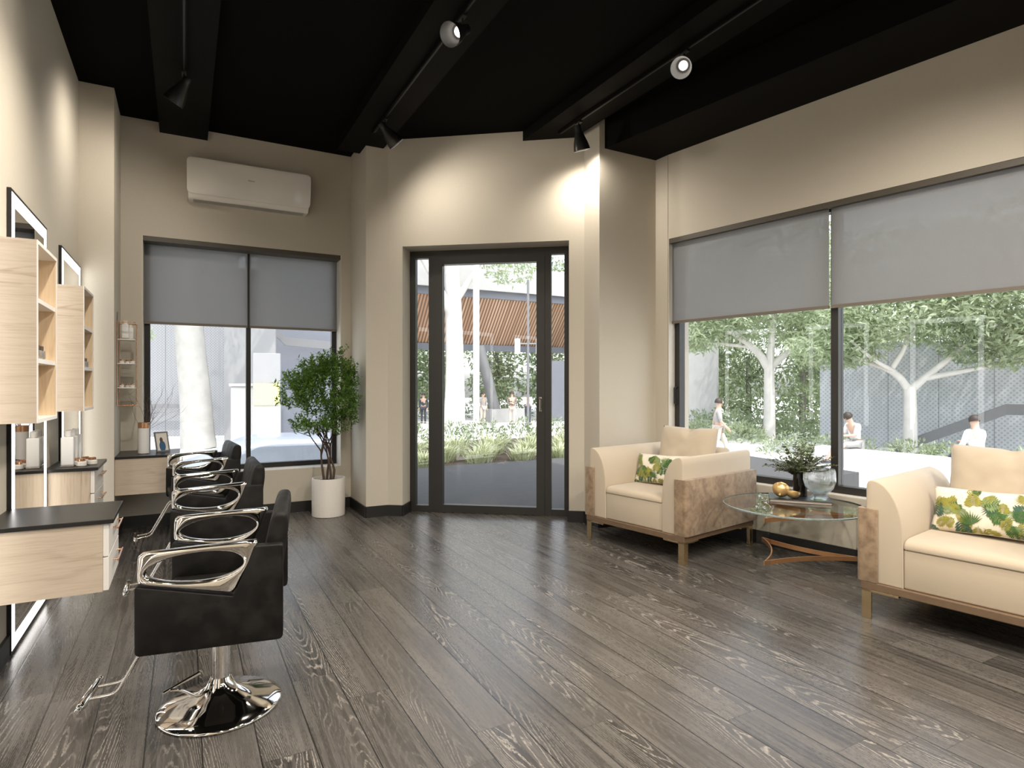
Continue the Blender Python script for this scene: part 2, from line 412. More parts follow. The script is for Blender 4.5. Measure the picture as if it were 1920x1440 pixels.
# ------------------------------------------------------------------ mesh helpers
class MB:
    def __init__(self): self.bm = bmesh.new(); self.mi = 0
    def _merge(self, tmp, mat=None):
        me = bpy.data.meshes.new('tmp')
        if mat is not None: bmesh.ops.transform(tmp, matrix=mat, verts=tmp.verts)
        for f in tmp.faces: f.material_index = self.mi
        tmp.to_mesh(me); tmp.free(); self.bm.from_mesh(me); bpy.data.meshes.remove(me)
        return self
    def box(self, x0, x1, y0, y1, z0, z1, bev=0.0, seg=2, mat=None):
        t = bmesh.new()
        bmesh.ops.create_cube(t, size=1)
        for v in t.verts:
            v.co = Vector(((x0 + x1) / 2 + v.co.x * (x1 - x0), (y0 + y1) / 2 + v.co.y * (y1 - y0), (z0 + z1) / 2 + v.co.z * (z1 - z0)))
        if bev: bmesh.ops.bevel(t, geom=list(t.edges), offset=bev, segments=seg, profile=0.5, affect='EDGES')
        return self._merge(t, mat)
    def prism(self, pts, z0, z1, bev=0.0, seg=2, mat=None, plane='xy'):
        """polygon extruded between two levels; plane names the polygon's axes"""
        t = bmesh.new()
        def P(a, b, c):
            return {'xy': (a, b, c), 'xz': (a, c, b), 'yz': (c, a, b)}[plane]
        lo = [t.verts.new(P(a, b, z0)) for a, b in pts]; hi = [t.verts.new(P(a, b, z1)) for a, b in pts]
        n = len(pts)
        t.faces.new(lo[::-1]); t.faces.new(hi)
        for i in range(n): t.faces.new((lo[i], lo[(i + 1) % n], hi[(i + 1) % n], hi[i]))
        bmesh.ops.recalc_face_normals(t, faces=t.faces)
        if bev:
            caps = [e for e in t.edges if all(v in set(lo) for v in e.verts) or all(v in set(hi) for v in e.verts)]
            bmesh.ops.bevel(t, geom=caps, offset=bev, segments=seg, profile=0.5, affect='EDGES')
        return self._merge(t, mat)
    def tube(self, path, r, n=10, cap=True, mat=None, radii=None):
        t = bmesh.new()
        P = [Vector(p) for p in path]
        rings = []
        up = Vector((0, 0, 1))
        prev = None
        for i, p in enumerate(P):
            d = (P[min(i + 1, len(P) - 1)] - P[max(i - 1, 0)]).normalized()
            if prev is None:
                a = d.orthogonal().normalized()
            else:
                a = (prev - d * prev.dot(d))
                a = a.normalized() if a.length > 1e-6 else d.orthogonal().normalized()
            prev = a
            b = d.cross(a)
            rr = radii[i] if radii else r
            rings.append([t.verts.new(p + (a * math.cos(2 * PI * k / n) + b * math.sin(2 * PI * k / n)) * rr) for k in range(n)])
        for i in range(len(rings) - 1):
            for k in range(n):
                t.faces.new((rings[i][k], rings[i][(k + 1) % n], rings[i + 1][(k + 1) % n], rings[i + 1][k]))
        if cap and n > 2:
            t.faces.new(rings[0][::-1]); t.faces.new(rings[-1])
        return self._merge(t, mat)
    def lathe(self, prof, n=40, mat=None, closed=False):
        t = bmesh.new()
        rings = []
        for r, z in prof:
            if r < 1e-6: rings.append([t.verts.new((0, 0, z))])
            else: rings.append([t.verts.new((r * math.cos(2 * PI * k / n), r * math.sin(2 * PI * k / n), z)) for k in range(n)])
        for a, b in zip(rings, rings[1:]):
            for k in range(n):
                k2 = (k + 1) % n
                if len(a) == 1 and len(b) == 1: continue
                if len(a) == 1: t.faces.new((a[0], b[k], b[k2]))
                elif len(b) == 1: t.faces.new((a[k], b[0], a[k2]))
                else: t.faces.new((a[k], b[k], b[k2], a[k2]))
        bmesh.ops.recalc_face_normals(t, faces=t.faces)
        return self._merge(t, mat)
    def cyl(self, x, y, z0, z1, r, n=24, bev=0.0, mat=None):
        prof = [(0, z0), (r, z0), (r, z1), (0, z1)] if not bev else [(0, z0), (r - bev, z0), (r, z0 + bev), (r, z1 - bev), (r - bev, z1), (0, z1)]
        m = Matrix.Translation((x, y, 0))
        return self.lathe(prof, n, m if mat is None else mat @ m)
    def quad(self, pts):
        f = self.bm.faces.new([self.bm.verts.new(p) for p in pts]); f.material_index = self.mi
        return self
    def leaf(self, p, d, up, L, w, fold=0.15):
        """small pointed leaf: four triangles along a midrib"""
        d = d.normalized(); s = d.cross(up)
        s = s.normalized() if s.length > 1e-4 else d.orthogonal().normalized()
        n = s.cross(d)
        bm = self.bm
        a = bm.verts.new(p); t = bm.verts.new(p + d * L - n * L * 0.12)
        m = bm.verts.new(p + d * L * 0.5)
        l = bm.verts.new(p + d * L * 0.42 + s * w + n * w * fold); r = bm.verts.new(p + d * L * 0.42 - s * w + n * w * fold)
        for tri in ((a, l, m), (l, t, m), (a, m, r), (m, t, r)):
            f = bm.faces.new(tri); f.material_index = self.mi
        return self
    def build(self, name, mat, parent=None, smooth=None, loc=None, rot=None, label=None):
        me = bpy.data.meshes.new(name)
        self.bm.to_mesh(me); self.bm.free()
        for mm in (mat if isinstance(mat, (list, tuple)) else [mat]): me.materials.append(mm)
        if smooth is not None:
            me.polygons.foreach_set('use_smooth', [True] * len(me.polygons))
            if smooth < 180:
                b = bmesh.new(); b.from_mesh(me)
                for e in b.edges:
                    if len(e.link_faces) == 2 and e.calc_face_angle(0) > R(smooth): e.smooth = False
                b.to_mesh(me); b.free()
        o = bpy.data.objects.new(name, me)
        COL.objects.link(o)
        if parent: o.parent = parent
        if loc: o.location = loc
        if rot: o.rotation_euler = rot
        if label: o['label'] = label
        return o

def thing(name, label, cat, loc=(0, 0, 0), rotz=0.0, group=None):
    o = bpy.data.objects.new(name, None)
    o.empty_display_size = 0.1
    COL.objects.link(o)
    o.location = loc; o.rotation_euler = (0, 0, rotz)
    o['label'] = label; o['category'] = cat
    if group: o['group'] = group
    return o
def tag(o, label, cat, group=None):
    o['label'] = label; o['category'] = cat
    if group: o['group'] = group
    return o
def structure(o, label=None):
    o['kind'] = 'structure'
    if label: o['label'] = label
    return o
def dup(root, loc, rotz, label, group=None):
    r = root.copy(); COL.objects.link(r); r.location = loc; r.rotation_euler = (0, 0, rotz); r['label'] = label
    if group: r['group'] = group
    for ch in list(root.children):
        c = ch.copy(); COL.objects.link(c); c.parent = r
        for g in list(ch.children):
            d = g.copy(); COL.objects.link(d); d.parent = c
    return r
def bez(pts, n=24):
    """Catmull-Rom through the given points"""
    P = [Vector(p) for p in pts]
    P = [P[0] * 2 - P[1]] + P + [P[-1] * 2 - P[-2]]
    out = []
    segs = len(P) - 3
    for s in range(segs):
        a, b, c, d = P[s:s + 4]
        m = max(2, n // segs)
        for i in range(m + (1 if s == segs - 1 else 0)):
            t = i / m
            out.append(0.5 * ((2 * b) + (c - a) * t + (2 * a - 5 * b + 4 * c - d) * t * t + (3 * b - a - 3 * c + d) * t ** 3))
    return out
def round_path(pts, r, n=5):
    """polyline with rounded corners"""
    P = [Vector(p) for p in pts]
    out = [P[0]]
    for a, b, c in zip(P, P[1:], P[2:]):
        d1 = (a - b); d2 = (c - b)
        k = min(r, d1.length * 0.45, d2.length * 0.45)
        p1 = b + d1.normalized() * k; p2 = b + d2.normalized() * k
        for i in range(n + 1):
            t = i / n
            out.append(p1 * (1 - t) ** 2 + b * 2 * t * (1 - t) + p2 * t * t)
    out.append(P[-1])
    return out
def rounded_poly(pts, radii, n=5):
    out = []
    N = len(pts)
    for i in range(N):
        a, b, c = (Vector((*pts[j % N], 0)) for j in (i - 1, i, i + 1))
        r = radii[i] if isinstance(radii, (list, tuple)) else radii
        if r <= 0: out.append((b.x, b.y)); continue
        d1 = a - b; d2 = c - b
        k = min(r, d1.length * 0.48, d2.length * 0.48)
        p1 = b + d1.normalized() * k; p2 = b + d2.normalized() * k
        for j in range(n + 1):
            t = j / n
            q = p1 * (1 - t) ** 2 + b * 2 * t * (1 - t) + p2 * t * t
            out.append((q.x, q.y))
    return out

# ------------------------------------------------------------------ room shell
XL, YB, ZC = -0.685, 5.965, 3.45
WD = Vector((0.7934, -0.6088))            # along the door wall
WN = Vector((0.6088, 0.7934))             # out through the door wall
D0 = Vector((2.953, 4.374)) + WN * 0.013
RD = Vector((0.165, -0.9863))             # along the right wall towards the camera
RN = Vector((0.9863, 0.165))              # out through the right wall
RK = Vector((3.692, 3.938))               # far end of the right wall
YN = -4.6                                  # wall behind the camera
def dw(s, o): p = D0 + WD * s + WN * o; return (p.x, p.y)
def rw(s, o): p = RK + RD * s + RN * o; return (p.x, p.y)
S_L = (Vector((1.755, 5.310)) - D0).dot(WD)      # left jamb of the door opening
S_R = 0.0                                         # right jamb
S_K = (Vector((1.645, 5.394)) - D0).dot(WD)
S_E = (Vector((3.066, 4.302)) - D0).dot(WD)
S_END = (3.938 - YN + 0.0) / 0.9863
pN = rw(S_END, 0)

def ring_poly(pts): return [tuple(p) for p in pts]
# floor and ceiling polygons follow the walls
room = [(XL - 0.15, YN - 0.15), (XL - 0.15, YB + 0.15), (1.5, YB + 0.15), dw(S_K, 0.28), dw(S_E, 0.28), rw(-0.1, 0.12), rw(S_END + .15, 0.12)]
structure(MB().prism(room, -0.12, 0.0).build('floor', M['floor']), 'dark limed oak plank floor')
structure(MB().prism(room, ZC, ZC + 0.1).build('ceiling', M['ceiling']), 'matt black ceiling')

structure(MB().box(XL - 0.15, XL, YN - 0.15, 5.439, 0, ZC).build('wall_left', M['wall']), 'beige wall behind the lit mirrors')
structure(MB().box(XL - 0.15, -0.465, 5.439, YB, 0, ZC).build('wall_left_pier', M['wall']), 'beige pier in the far left corner')
WX0, WX1, WZ0, WZ1 = -0.312, 1.351, 0.407, 2.468
w = MB()
w.box(XL - 0.15, WX0, YB, YB + 0.30, 0, ZC); w.box(WX1, 1.56, YB, YB + 0.30, 0, ZC)
w.box(WX0, WX1, YB, YB + 0.30, 0, WZ0); w.box(WX0, WX1, YB, YB + 0.30, WZ1, ZC)
structure(w.build('wall_back', M['wall']), 'beige wall with the air conditioner and left window')
w = MB().prism([(1.443, YB), (1.443, 5.400), (1.645, 5.394), dw(S_K + 0.02, 0.28), (1.9, YB)], 0, ZC)
structure(w.build('wall_back_pier', M['wall']), 'beige pier between left window and door')
w = MB()
w.prism([dw(S_K, 0), dw(S_L, 0), dw(S_L, 0.28), dw(S_K, 0.28)], 0, ZC)
w.prism([dw(S_R, 0), dw(S_E, 0), dw(S_E, 0.28), dw(S_R, 0.28)], 0, ZC)
w.prism([dw(S_L, 0), dw(S_R, 0), dw(S_R, 0.28), dw(S_L, 0.28)], 2.468, ZC)
structure(w.build('wall_door', M['wall']), 'beige angled wall above and beside the glass door')
w = MB().prism([(3.066, 4.302), (3.066, 4.084), (3.686, 4.084), rw(0, 0), rw(0, 0.30), (3.9, 4.6), dw(S_E, 0.28)], 0, ZC)
structure(w.build('wall_right_pier', M['wall']), 'beige pier between door and right window')
# right wall with a band of windows
R0W, R1W, RZ0, RZ1 = 0.004, 4.02, 0.44, 2.468
w = MB()
def rbox(mb, s0, s1, o0, o1, z0, z1, bev=0): return mb.prism([rw(s0, o0), rw(s1, o0), rw(s1, o1), rw(s0, o1)], z0, z1, bev)
rbox(w, R0W, R1W, 0, 0.30, 0, RZ0); rbox(w, R0W, R1W, 0, 0.30, RZ1, ZC)
rbox(w, R1W, 5.0, 0, 0.30, 0, ZC); rbox(w, 5.0, 8.0, 0, 0.30, 0, RZ0); rbox(w, 5.0, 8.0, 0, 0.30, RZ1, ZC)
rbox(w, 8.0, S_END + 0.15, 0, 0.30, 0, ZC)
structure(w.build('wall_right', M['wall']), 'beige wall with the wide right window')
structure(MB().box(XL - 0.15, pN[0] + 0.3, YN - 0.15, YN, 0, ZC).build('wall_near', M['wall']), 'beige wall behind the viewer')

# beams and soffit
for i, cx in enumerate((0.0, 1.42, 2.82)):
    o = MB().box(cx - 0.183, cx + 0.183, YN, (YB, 5.62, 4.75)[i], 3.365, ZC).build('trim_%d' % (i + 1), M['beam'])
    structure(o, 'black ceiling beam carrying a lighting track')
soff = MB().prism([(3.122, 4.084), (3.686, 4.084), rw(0, 0.0), rw(S_END, 0.0), rw(S_END, -0.565)], 3.2, ZC)
structure(soff.build('trim_4', M['beam']), 'black boxed soffit along the right wall')
# unseen roof slab added to block the sun, overhang shaped to shade the terrace
structure(MB().prism([(-3.0, -7), (-3.0, 6.62), (4.6, 6.62), (4.55, 3.9), (6.6, -7)], ZC + 0.12, ZC + 0.5).build('roof', M['concrete']), 'unseen flat concrete roof shaped to shade the terrace')

# baseboards
def base(name, pts, label='black baseboard'):
    mb = MB()
    for (a, b) in zip(pts, pts[1:]):
        a = Vector(a); b = Vector(b); d = (b - a).normalized(); n = Vector((d.y, -d.x)) * 0.013
        mb.prism([tuple(a - d * 0.0), tuple(b), tuple(b + n), tuple(a + n)], 0, 0.10)
    return structure(mb.build(name, M['baseboard']), label)
base('baseboard_left', [(XL, YN), (XL, 5.439), (-0.465, 5.439), (-0.465, YB)])
base('baseboard_back', [(-0.465, YB), (1.443, YB), (1.443, 5.400), (1.645, 5.394), dw(S_L, 0), dw(S_L, 0.21)])
base('baseboard_right', [dw(S_R, 0.21), dw(S_R, 0), dw(S_E, 0), (3.066, 4.084), (3.686, 4.084), rw(0, 0), rw(S_END, 0)])

# ------------------------------------------------------------------ windows, blinds
def frame_rect(mb, f, a0, a1, z0, z1, t, o0, o1):
    """rectangular frame in a wall frame f(s,o)"""
    def bx(s0, s1, zz0, zz1): mb.prism([f(s0, o0), f(s1, o0), f(s1, o1), f(s0, o1)], zz0, zz1)
    bx(a0, a0 + t, z0, z1); bx(a1 - t, a1, z0, z1); bx(a0 + t, a1 - t, z0, z0 + t); bx(a0 + t, a1 - t, z1 - t, z1)
def pane(mb, f, a0, a1, z0, z1, o, th=0.012):
    mb.prism([f(a0, o), f(a1, o), f(a1, o + th), f(a0, o + th)], z0, z1)
def bw(s, o): return (s, YB + o)
def lining(name, f, a0, a1, z0, z1, d, parent):
    mb = MB()
    def bx(s0, s1, zz0, zz1): mb.prism([f(s0, 0.001), f(s1, 0.001), f(s1, d), f(s0, d)], zz0, zz1)
    bx(a0, a0 + 0.006, z0, z1); bx(a1 - 0.006, a1, z0, z1); bx(a0, a1, z0, z0 + 0.006)
    return mb.build(name, M['reveal'], parent)

win1 = thing('window_1', 'left window, two dark framed panes', 'window'); win1['kind'] = 'structure'
lining('window_lining', bw, WX0, WX1, WZ0, WZ1, 0.19, win1)
mb = MB(); mb.box(WX0 + .001, WX1 - .001, YB + .003, YB + .155, 2.428, 2.4675); mb.build('reveal_shade', M['reveal_shade'], win1)  # dark strip painted as the shaded top of the reveal
mb = MB(); frame_rect(mb, bw, WX0 + .006, WX1 - .006, WZ0 + .006, WZ1, 0.045, 0.19, 0.25)
mb.build('window_frame', M['black_frame'], win1)
MB().box(0.512, 0.552, YB + 0.185, YB + 0.25, WZ0 + 0.045, WZ1 - 0.045).build('mullion', M['black_frame'], win1)
for a0, a1 in ((WX0 + .05, 0.512), (0.552, WX1 - .05)):
    mb = MB(); pane(mb, bw, a0, a1, WZ0 + .05, WZ1 - .045, 0.22); mb.build('pane', M['pane'], win1)

win2 = thing('window_2', 'right window band of dark framed panes', 'window'); win2['kind'] = 'structure'
lining('window_lining', rw, R0W, R1W, RZ0, RZ1, 0.084, win2)
mb = MB(); rbox(mb, R0W + .001, R1W - .001, .003, .040, 2.428, 2.4675); mb.build('reveal_shade', M['reveal_shade'], win2)  # same dark strip for the reveal's shaded underside
mb = MB(); frame_rect(mb, rw, R0W + .006, R1W - .006, RZ0 + .006, RZ1, 0.05, 0.084, 0.16)
mb.build('window_frame', M['frame'], win2)
cuts = [0.056, 1.335, 1.385, 2.665, 2.715, 3.965]
for s0, s1 in ((1.335, 1.385), (2.665, 2.715)):
    mb = MB(); rbox(mb, s0, s1, 0.078, 0.16, RZ0 + .05, RZ1 - .05); mb.build('mullion', M['frame'], win2)
for s0, s1 in ((0.056, 1.335), (1.385, 2.665), (2.715, 3.965)):
    mb = MB(); pane(mb, rw, s0, s1, RZ0 + .055, RZ1 - .05, 0.12); mb.build('pane', M['pane'], win2)
mb = MB()
mb.tube(round_path([(*rw(0.036, 0.084), 1.18), (*rw(0.036, 0.045), 1.18), (*rw(0.036, 0.045), 1.04), (*rw(0.036, 0.084), 1.04)], 0.012), 0.007, 8)
mb.build('handle', M['black_frame'], win2)
added_win = thing('added_window', 'added unseen window behind the viewer, letting in daylight', 'window'); added_win['kind'] = 'structure'  # unseen opening added behind the camera as a daylight source
mb = MB(); frame_rect(mb, rw, 5.006, 7.994, RZ0 + .006, RZ1, 0.05, 0.084, 0.16); mb.build('window_frame', M['frame'], added_win)
mb = MB(); pane(mb, rw, 5.05, 7.95, RZ0 + .055, RZ1 - .05, 0.12); mb.build('pane', M['pane'], added_win)

def blind(f, a0, a1, o, z0, z1, label, group, rail_mat='blind_rail'):
    e = thing('roller_blind', label, 'blind', (*f((a0 + a1) / 2, o), z1), 0, group)
    inv = Matrix.Translation(-Vector(e.location))
    mb = MB(); mb.prism([f(a0, o), f(a1, o), f(a1, o + 0.0012), f(a0, o + 0.0012)], z0 + 0.02, z1 - 0.012)
    bmesh.ops.transform(mb.bm, matrix=inv, verts=mb.bm.verts); mb.build('fabric', M['blind'], e)
    mb = MB(); mb.prism([f(a0, o - .006), f(a1, o - .006), f(a1, o + .008), f(a0, o + .008)], z0, z0 + 0.022)
    bmesh.ops.transform(mb.bm, matrix=inv, verts=mb.bm.verts); mb.build('bottom_rail', M[rail_mat], e)
    mb = MB(); a = Vector((*f(a0, o + .012), z1 - 0.014)); b = Vector((*f(a1, o + .012), z1 - 0.014)); mb.tube([a, b], 0.013, 12)
    bmesh.ops.transform(mb.bm, matrix=inv, verts=mb.bm.verts); mb.build('roller', M['black_frame'], e)
G = 'grey roller blinds, half lowered'
blind(bw, WX0 + .008, 0.522, 0.165, 1.735, 2.462, 'grey roller blind on the left half of the window under the air conditioner', G)
blind(bw, 0.540, WX1 - .008, 0.165, 1.735, 2.462, 'grey roller blind on the right half of the window behind the potted tree', G)
blind(rw, 0.012, 1.337, 0.047, 1.735, 2.462, 'grey roller blind on the far pane of the right window, above the far armchair', G)
blind(rw, 1.352, 2.672, 0.047, 1.735, 2.462, 'grey roller blind on the middle pane of the right window, cut by the picture edge', G)
blind(rw, 2.690, 4.0, 0.047, 1.735, 2.462, 'grey roller blind on the near pane of the right window', G)

# ------------------------------------------------------------------ door
door = thing('door_1', 'dark framed glass entrance door with two narrow sidelights', 'door'); door['kind'] = 'structure'
o0, o1 = 0.215, 0.275
L = S_R - S_L
mb = MB()
def dbox(mb, s0, s1, z0, z1, a=o0, b=o1): return mb.prism([dw(S_L + s0, a), dw(S_L + s1, a), dw(S_L + s1, b), dw(S_L + s0, b)], z0, z1)
dbox(mb, 0, 0.055, 0, 2.468); dbox(mb, L - 0.055, L, 0, 2.468); dbox(mb, 0.055, L - 0.055, 2.40, 2.468)
dbox(mb, 0.055, 0.20, 0, 0.06); dbox(mb, L - 0.19, L - 0.055, 0, 0.06)
mb.build('door_frame', M['frame'], door)
for s in (0.185, L - 0.175 - 0.06):
    mb = MB(); dbox(mb, s, s + 0.06, 0, 2.40, o0 - .004); mb.build('mullion', M['frame'], door)
mb = MB()
a, b = 0.245, L - 0.235
dbox(mb, a, a + 0.075, 0.005, 2.40, o0 - .012); dbox(mb, b - 0.075, b, 0.005, 2.40, o0 - .012)
dbox(mb, a + .075, b - .075, 0.005, 0.075, o0 - .012); dbox(mb, a + .075, b - .075, 2.335, 2.40, o0 - .012)
leaf = mb.build('door_leaf', M['frame'], door)
mb = MB(); dbox(mb, a + .075, b - .075, 0.075, 2.335, 0.245, 0.257); mb.build('pane', M['pane'], leaf)
mb = MB(); dbox(mb, 0.055, 0.185, 0.06, 2.40, 0.245, 0.257); mb.build('pane', M['pane'], door)
mb = MB(); dbox(mb, L - 0.175, L - 0.055, 0.06, 2.40, 0.245, 0.257); mb.build('pane', M['pane'], door)
hs = S_L + b - 0.037
mb = MB()
mb.prism([dw(hs - .012, o0 - .012), dw(hs + .012, o0 - .012), dw(hs + .012, o0 - .02), dw(hs - .012, o0 - .02)], 0.96, 1.09)
mb.tube(round_path([(*dw(hs, o0 - .02), 1.075), (*dw(hs, o0 - .055), 1.075), (*dw(hs, o0 - .055), 0.965)], 0.012), 0.008, 10)
mb.build('handle', M['steel'], leaf)

# ------------------------------------------------------------------ lighting tracks and spotlights
def track(cx, y1, label):
    e = thing('lighting_track', label, 'light track', (cx, 0, 3.365), 0, 'black lighting tracks under the beams')
    MB().box(-0.017, 0.017, YN + .4, y1, -0.022, 0).build('rail', M['beam'], e)
    MB().box(-0.006, 0.006, YN + .42, y1 - .02, -0.0225, -0.021).build('slot', M['black_plastic'], e)
track(0.0, 5.0, 'black lighting track under the leftmost ceiling beam')
track(1.42, 5.06, 'black lighting track under the middle ceiling beam')
track(2.82, 4.32, 'black lighting track under the right ceiling beam')
def spotlight(x, y, aim, label, watts=1.0, size=100):
    e = thing('track_spotlight', label, 'spotlight', (x, y, 3.343), 0, 'black track spotlights')
    d = (Vector(aim) - Vector((x, y, 3.24))).normalized()
    piv = Vector((0, 0, -0.085))
    MB().box(-0.014, 0.014, -0.035, 0.035, -0.016, 0.0, 0.003).build('adapter', M['lamp_black'], e)
    side = Vector((0, 0, 1)).cross(d); side = side.normalized() if side.length > 1e-3 else Vector((1, 0, 0))
    mb = MB(); mb.tube(round_path([(0, 0, -0.014), (0, 0, -0.05), tuple(piv - d * 0.012)], 0.02), 0.0065, 8); mb.build('stem', M['lamp_black'], e)
    q = d.to_track_quat('Z', 'Y').to_matrix().to_4x4()
    mat = Matrix.Translation(piv) @ q
    prof = [(0, -0.055), (0.024, -0.055), (0.028, -0.048), (0.028, -0.012), (0.031, 0.0), (0.045, 0.045), (0.058, 0.085), (0.066, 0.125), (0.0675, 0.142), (0.0655, 0.1425)]
    inner = [(0.0645, 0.142), (0.063, 0.124), (0.054, 0.085), (0.042, 0.050), (0.0415, 0.044), (0, 0.044)]
    MB().lathe(prof + [(0.0645, 0.142)], 32, mat).build('shade', M['lamp_black'], e, smooth=50)
    MB().lathe(inner, 32, mat).build('reflector', M['lamp_in'], e, smooth=50)
    MB().lathe([(0, 0.056), (0.024, 0.054), (0.028, 0.046), (0.028, 0.0445)], 28, mat).build('bulb', M['bulb'], e, smooth=60)
    ld = bpy.data.lights.new('spot_beam', 'SPOT')
    ld.energy = SPOT_W * watts; ld.color = WARM; ld.spot_size = R(size); ld.spot_blend = 1.0; ld.shadow_soft_size = 0.05
    lo = bpy.data.objects.new('spot_beam', ld); COL.objects.link(lo); lo.parent = e
    lo.location = piv + d * 0.15; lo.rotation_euler = d.to_track_quat('-Z', 'Y').to_euler()
spotlight(0.0, 4.69, (-0.60, 5.1, 2.2), 'black spotlight on the leftmost beam, aimed at the wall above the mirrors', 0.26, 150)
spotlight(1.42, 3.20, (0.67, 2.80, 2.66), 'lit black spotlight at the top of the picture on the middle beam', 1.0, 110)
spotlight(1.42, 4.734, (2.10, 4.70, 2.50), 'dark spotlight at the door end of the middle beam', 0.22, 155)
spotlight(2.82, 2.858, (2.12, 2.35, 2.68), 'lit black spotlight facing the viewer on the right beam', 1.0, 110)
spotlight(2.82, 4.035, (3.10, 4.14, 2.40), 'black spotlight beside the right pier, aimed down its corner', 0.24, 165)
G_ = 'more spotlights behind the viewer'
for x, ys in ((0.0, (3.1, 1.5, 0.0, -1.6, -3.2)), (1.42, (1.6, 0.0, -1.6, -3.2)), (2.82, (1.3, -0.3, -1.9, -3.4))):
    for k, y in enumerate(ys):
        spotlight(x, y, (x + (-0.35 if k % 2 else 0.35), y + 0.45, 0.6), 'black track spotlight %s the viewer on the %s beam' % ('above' if abs(y) < 1 else ('ahead of' if y > 0 else 'behind'), {0.0: 'leftmost', 1.42: 'middle', 2.82: 'right'}[x]), 0.76 if x == 0.0 else 1.0, 150)

# ------------------------------------------------------------------ mirrors
def mirror(y0, label):
    e = thing('wall_mirror', label, 'mirror', (XL + 0.0005, y0, 0.008), 0, 'full height mirrors with lit borders')
    W, Hh, d = 0.793, 2.063, 0.0155
    mb = MB()
    mb.box(0, d, 0, 0.012, 0, Hh); mb.box(0, d, W - 0.012, W, 0, Hh); mb.box(0, d, 0.012, W - 0.012, 0, 0.012); mb.box(0, d, 0.012, W - 0.012, Hh - 0.012, Hh); mb.box(0, 0.004, 0.012, W - .012, 0.012, Hh - .012)
    mb.build('frame', M['black_frame'], e)
    t = 0.060
    mb = MB(); a, b, c, f = 0.012, W - 0.012, 0.012, Hh - 0.012
    for y0_, y1_, z0_, z1_ in ((a, a + t, c, f), (b - t, b, c, f), (a + t, b - t, c, c + t), (a + t, b - t, f - t, f)): mb.box(0.008, 0.0145, y0_, y1_, z0_, z1_)
    mb.build('light_strip', M['led'], e, label='glowing white border strip')
    MB().box(0.004, 0.0142, a + t, b - t, c + t, f - t).build('mirror_glass', M['mirror'], e)
    return e
mirror(3.382, 'tall mirror with lit white border behind the near wall cabinet')
mirror(4.627, 'tall mirror with lit white border nearest the far left corner')
mirror(2.137, 'tall mirror with lit white border facing the nearest styling chair')
mirror(0.892, 'tall mirror with lit white border beside the viewer')

# ------------------------------------------------------------------ wall cabinets
def wall_cabinet(y0, label):
    e = thing('wall_cabinet', label, 'cabinet', (XL + 0.0005, y0, 1.05), 0, 'pale oak wall cabinets with open shelves')
    D, W, Hh, t = 0.178, 0.415, 0.72, 0.014
    for ya in (0, W - t): MB().box(0, D, ya, ya + t, 0, Hh).build('side_panel', M['oak'], e)
    MB().box(0, D, t, W - t, 0, t).build('bottom_panel', M['white'], e); MB().box(0, D, t, W - t, Hh - t, Hh).build('top_panel', M['white'], e)
    MB().box(0, 0.008, t, W - t, t, Hh - t).build('back_panel', M['oak_in'], e)
    for ya in (t, W - t - .002): MB().box(0.008, D - .001, ya, ya + .002, t, Hh - t).build('side_lining', M['oak_in'], e)
    mb = MB(); mb.box(D, D + .003, 0, t, 0, Hh); mb.box(D, D + .003, W - t, W, 0, Hh); mb.box(D, D + .003, t, W - t, 0, t); mb.box(D, D + .003, t, W - t, Hh - t, Hh); mb.build('edge_band', M['white'], e)
    for z in (0.238, 0.478):
        MB().box(0.008, D - 0.002, t + .002, W - t - .002, z, z + 0.018).build('shelf', M['white'], e)
    return e
wall_cabinet(2.957, 'pale oak wall cabinet nearest the viewer')
wall_cabinet(4.205, 'smaller looking pale oak wall cabinet beyond the first, by the second mirror')
def jar(loc, label, group, s=1.0, kind='square'):
    e = thing('glass_jar', label, 'jar', loc, random.uniform(-.3, .3), group)
    if kind == 'square':
        MB().box(-.012 * s, .012 * s, -.012 * s, .012 * s, 0, .032 * s, .003 * s).build('body', M['glassy_amber'], e, smooth=40)
        MB().cyl(0, 0, .032 * s, .050 * s, .0085 * s, 14, .002 * s).build('cap', M['copper_dark'], e, smooth=40)
    else:
        MB().lathe([(0, 0), (.022 * s, 0), (.026 * s, .004 * s), (.026 * s, .024 * s), (.022 * s, .028 * s), (0, .028 * s)], 20).build('body', M['jar_white'], e, smooth=40)
        MB().cyl(0, 0, .028 * s, .044 * s, .020 * s, 20, .003 * s).build('lid', M['copper'], e, smooth=40)
    return e
M['glassy_amber'] = simple('tinted_glass_jar', (0.30, 0.27, 0.23), 0.12, 0.2, var=0.3, scale=80)
M['copper_dark'] = simple('dark_bronze_cap', (0.16, 0.12, 0.09), 0.3, 0.6)
M['jar_white'] = simple('frosted_jar', (0.66, 0.63, 0.58), 0.15, var=0.1)
random.seed(3)
for yy, lab in ((2.957, 'nearer'), (4.205, 'farther')):
    for k, p in enumerate(('at the left', 'in the middle', 'at the right')):
        jar((XL + 0.157 - 0.006 * (k % 2), yy + (0.135 if yy < 3 else 0.175) + 0.036 * k, 1.3065), 'square jar %s of three on the %s wall cabinet' % (p, lab), 'square jars in the wall cabinets', 1.15)

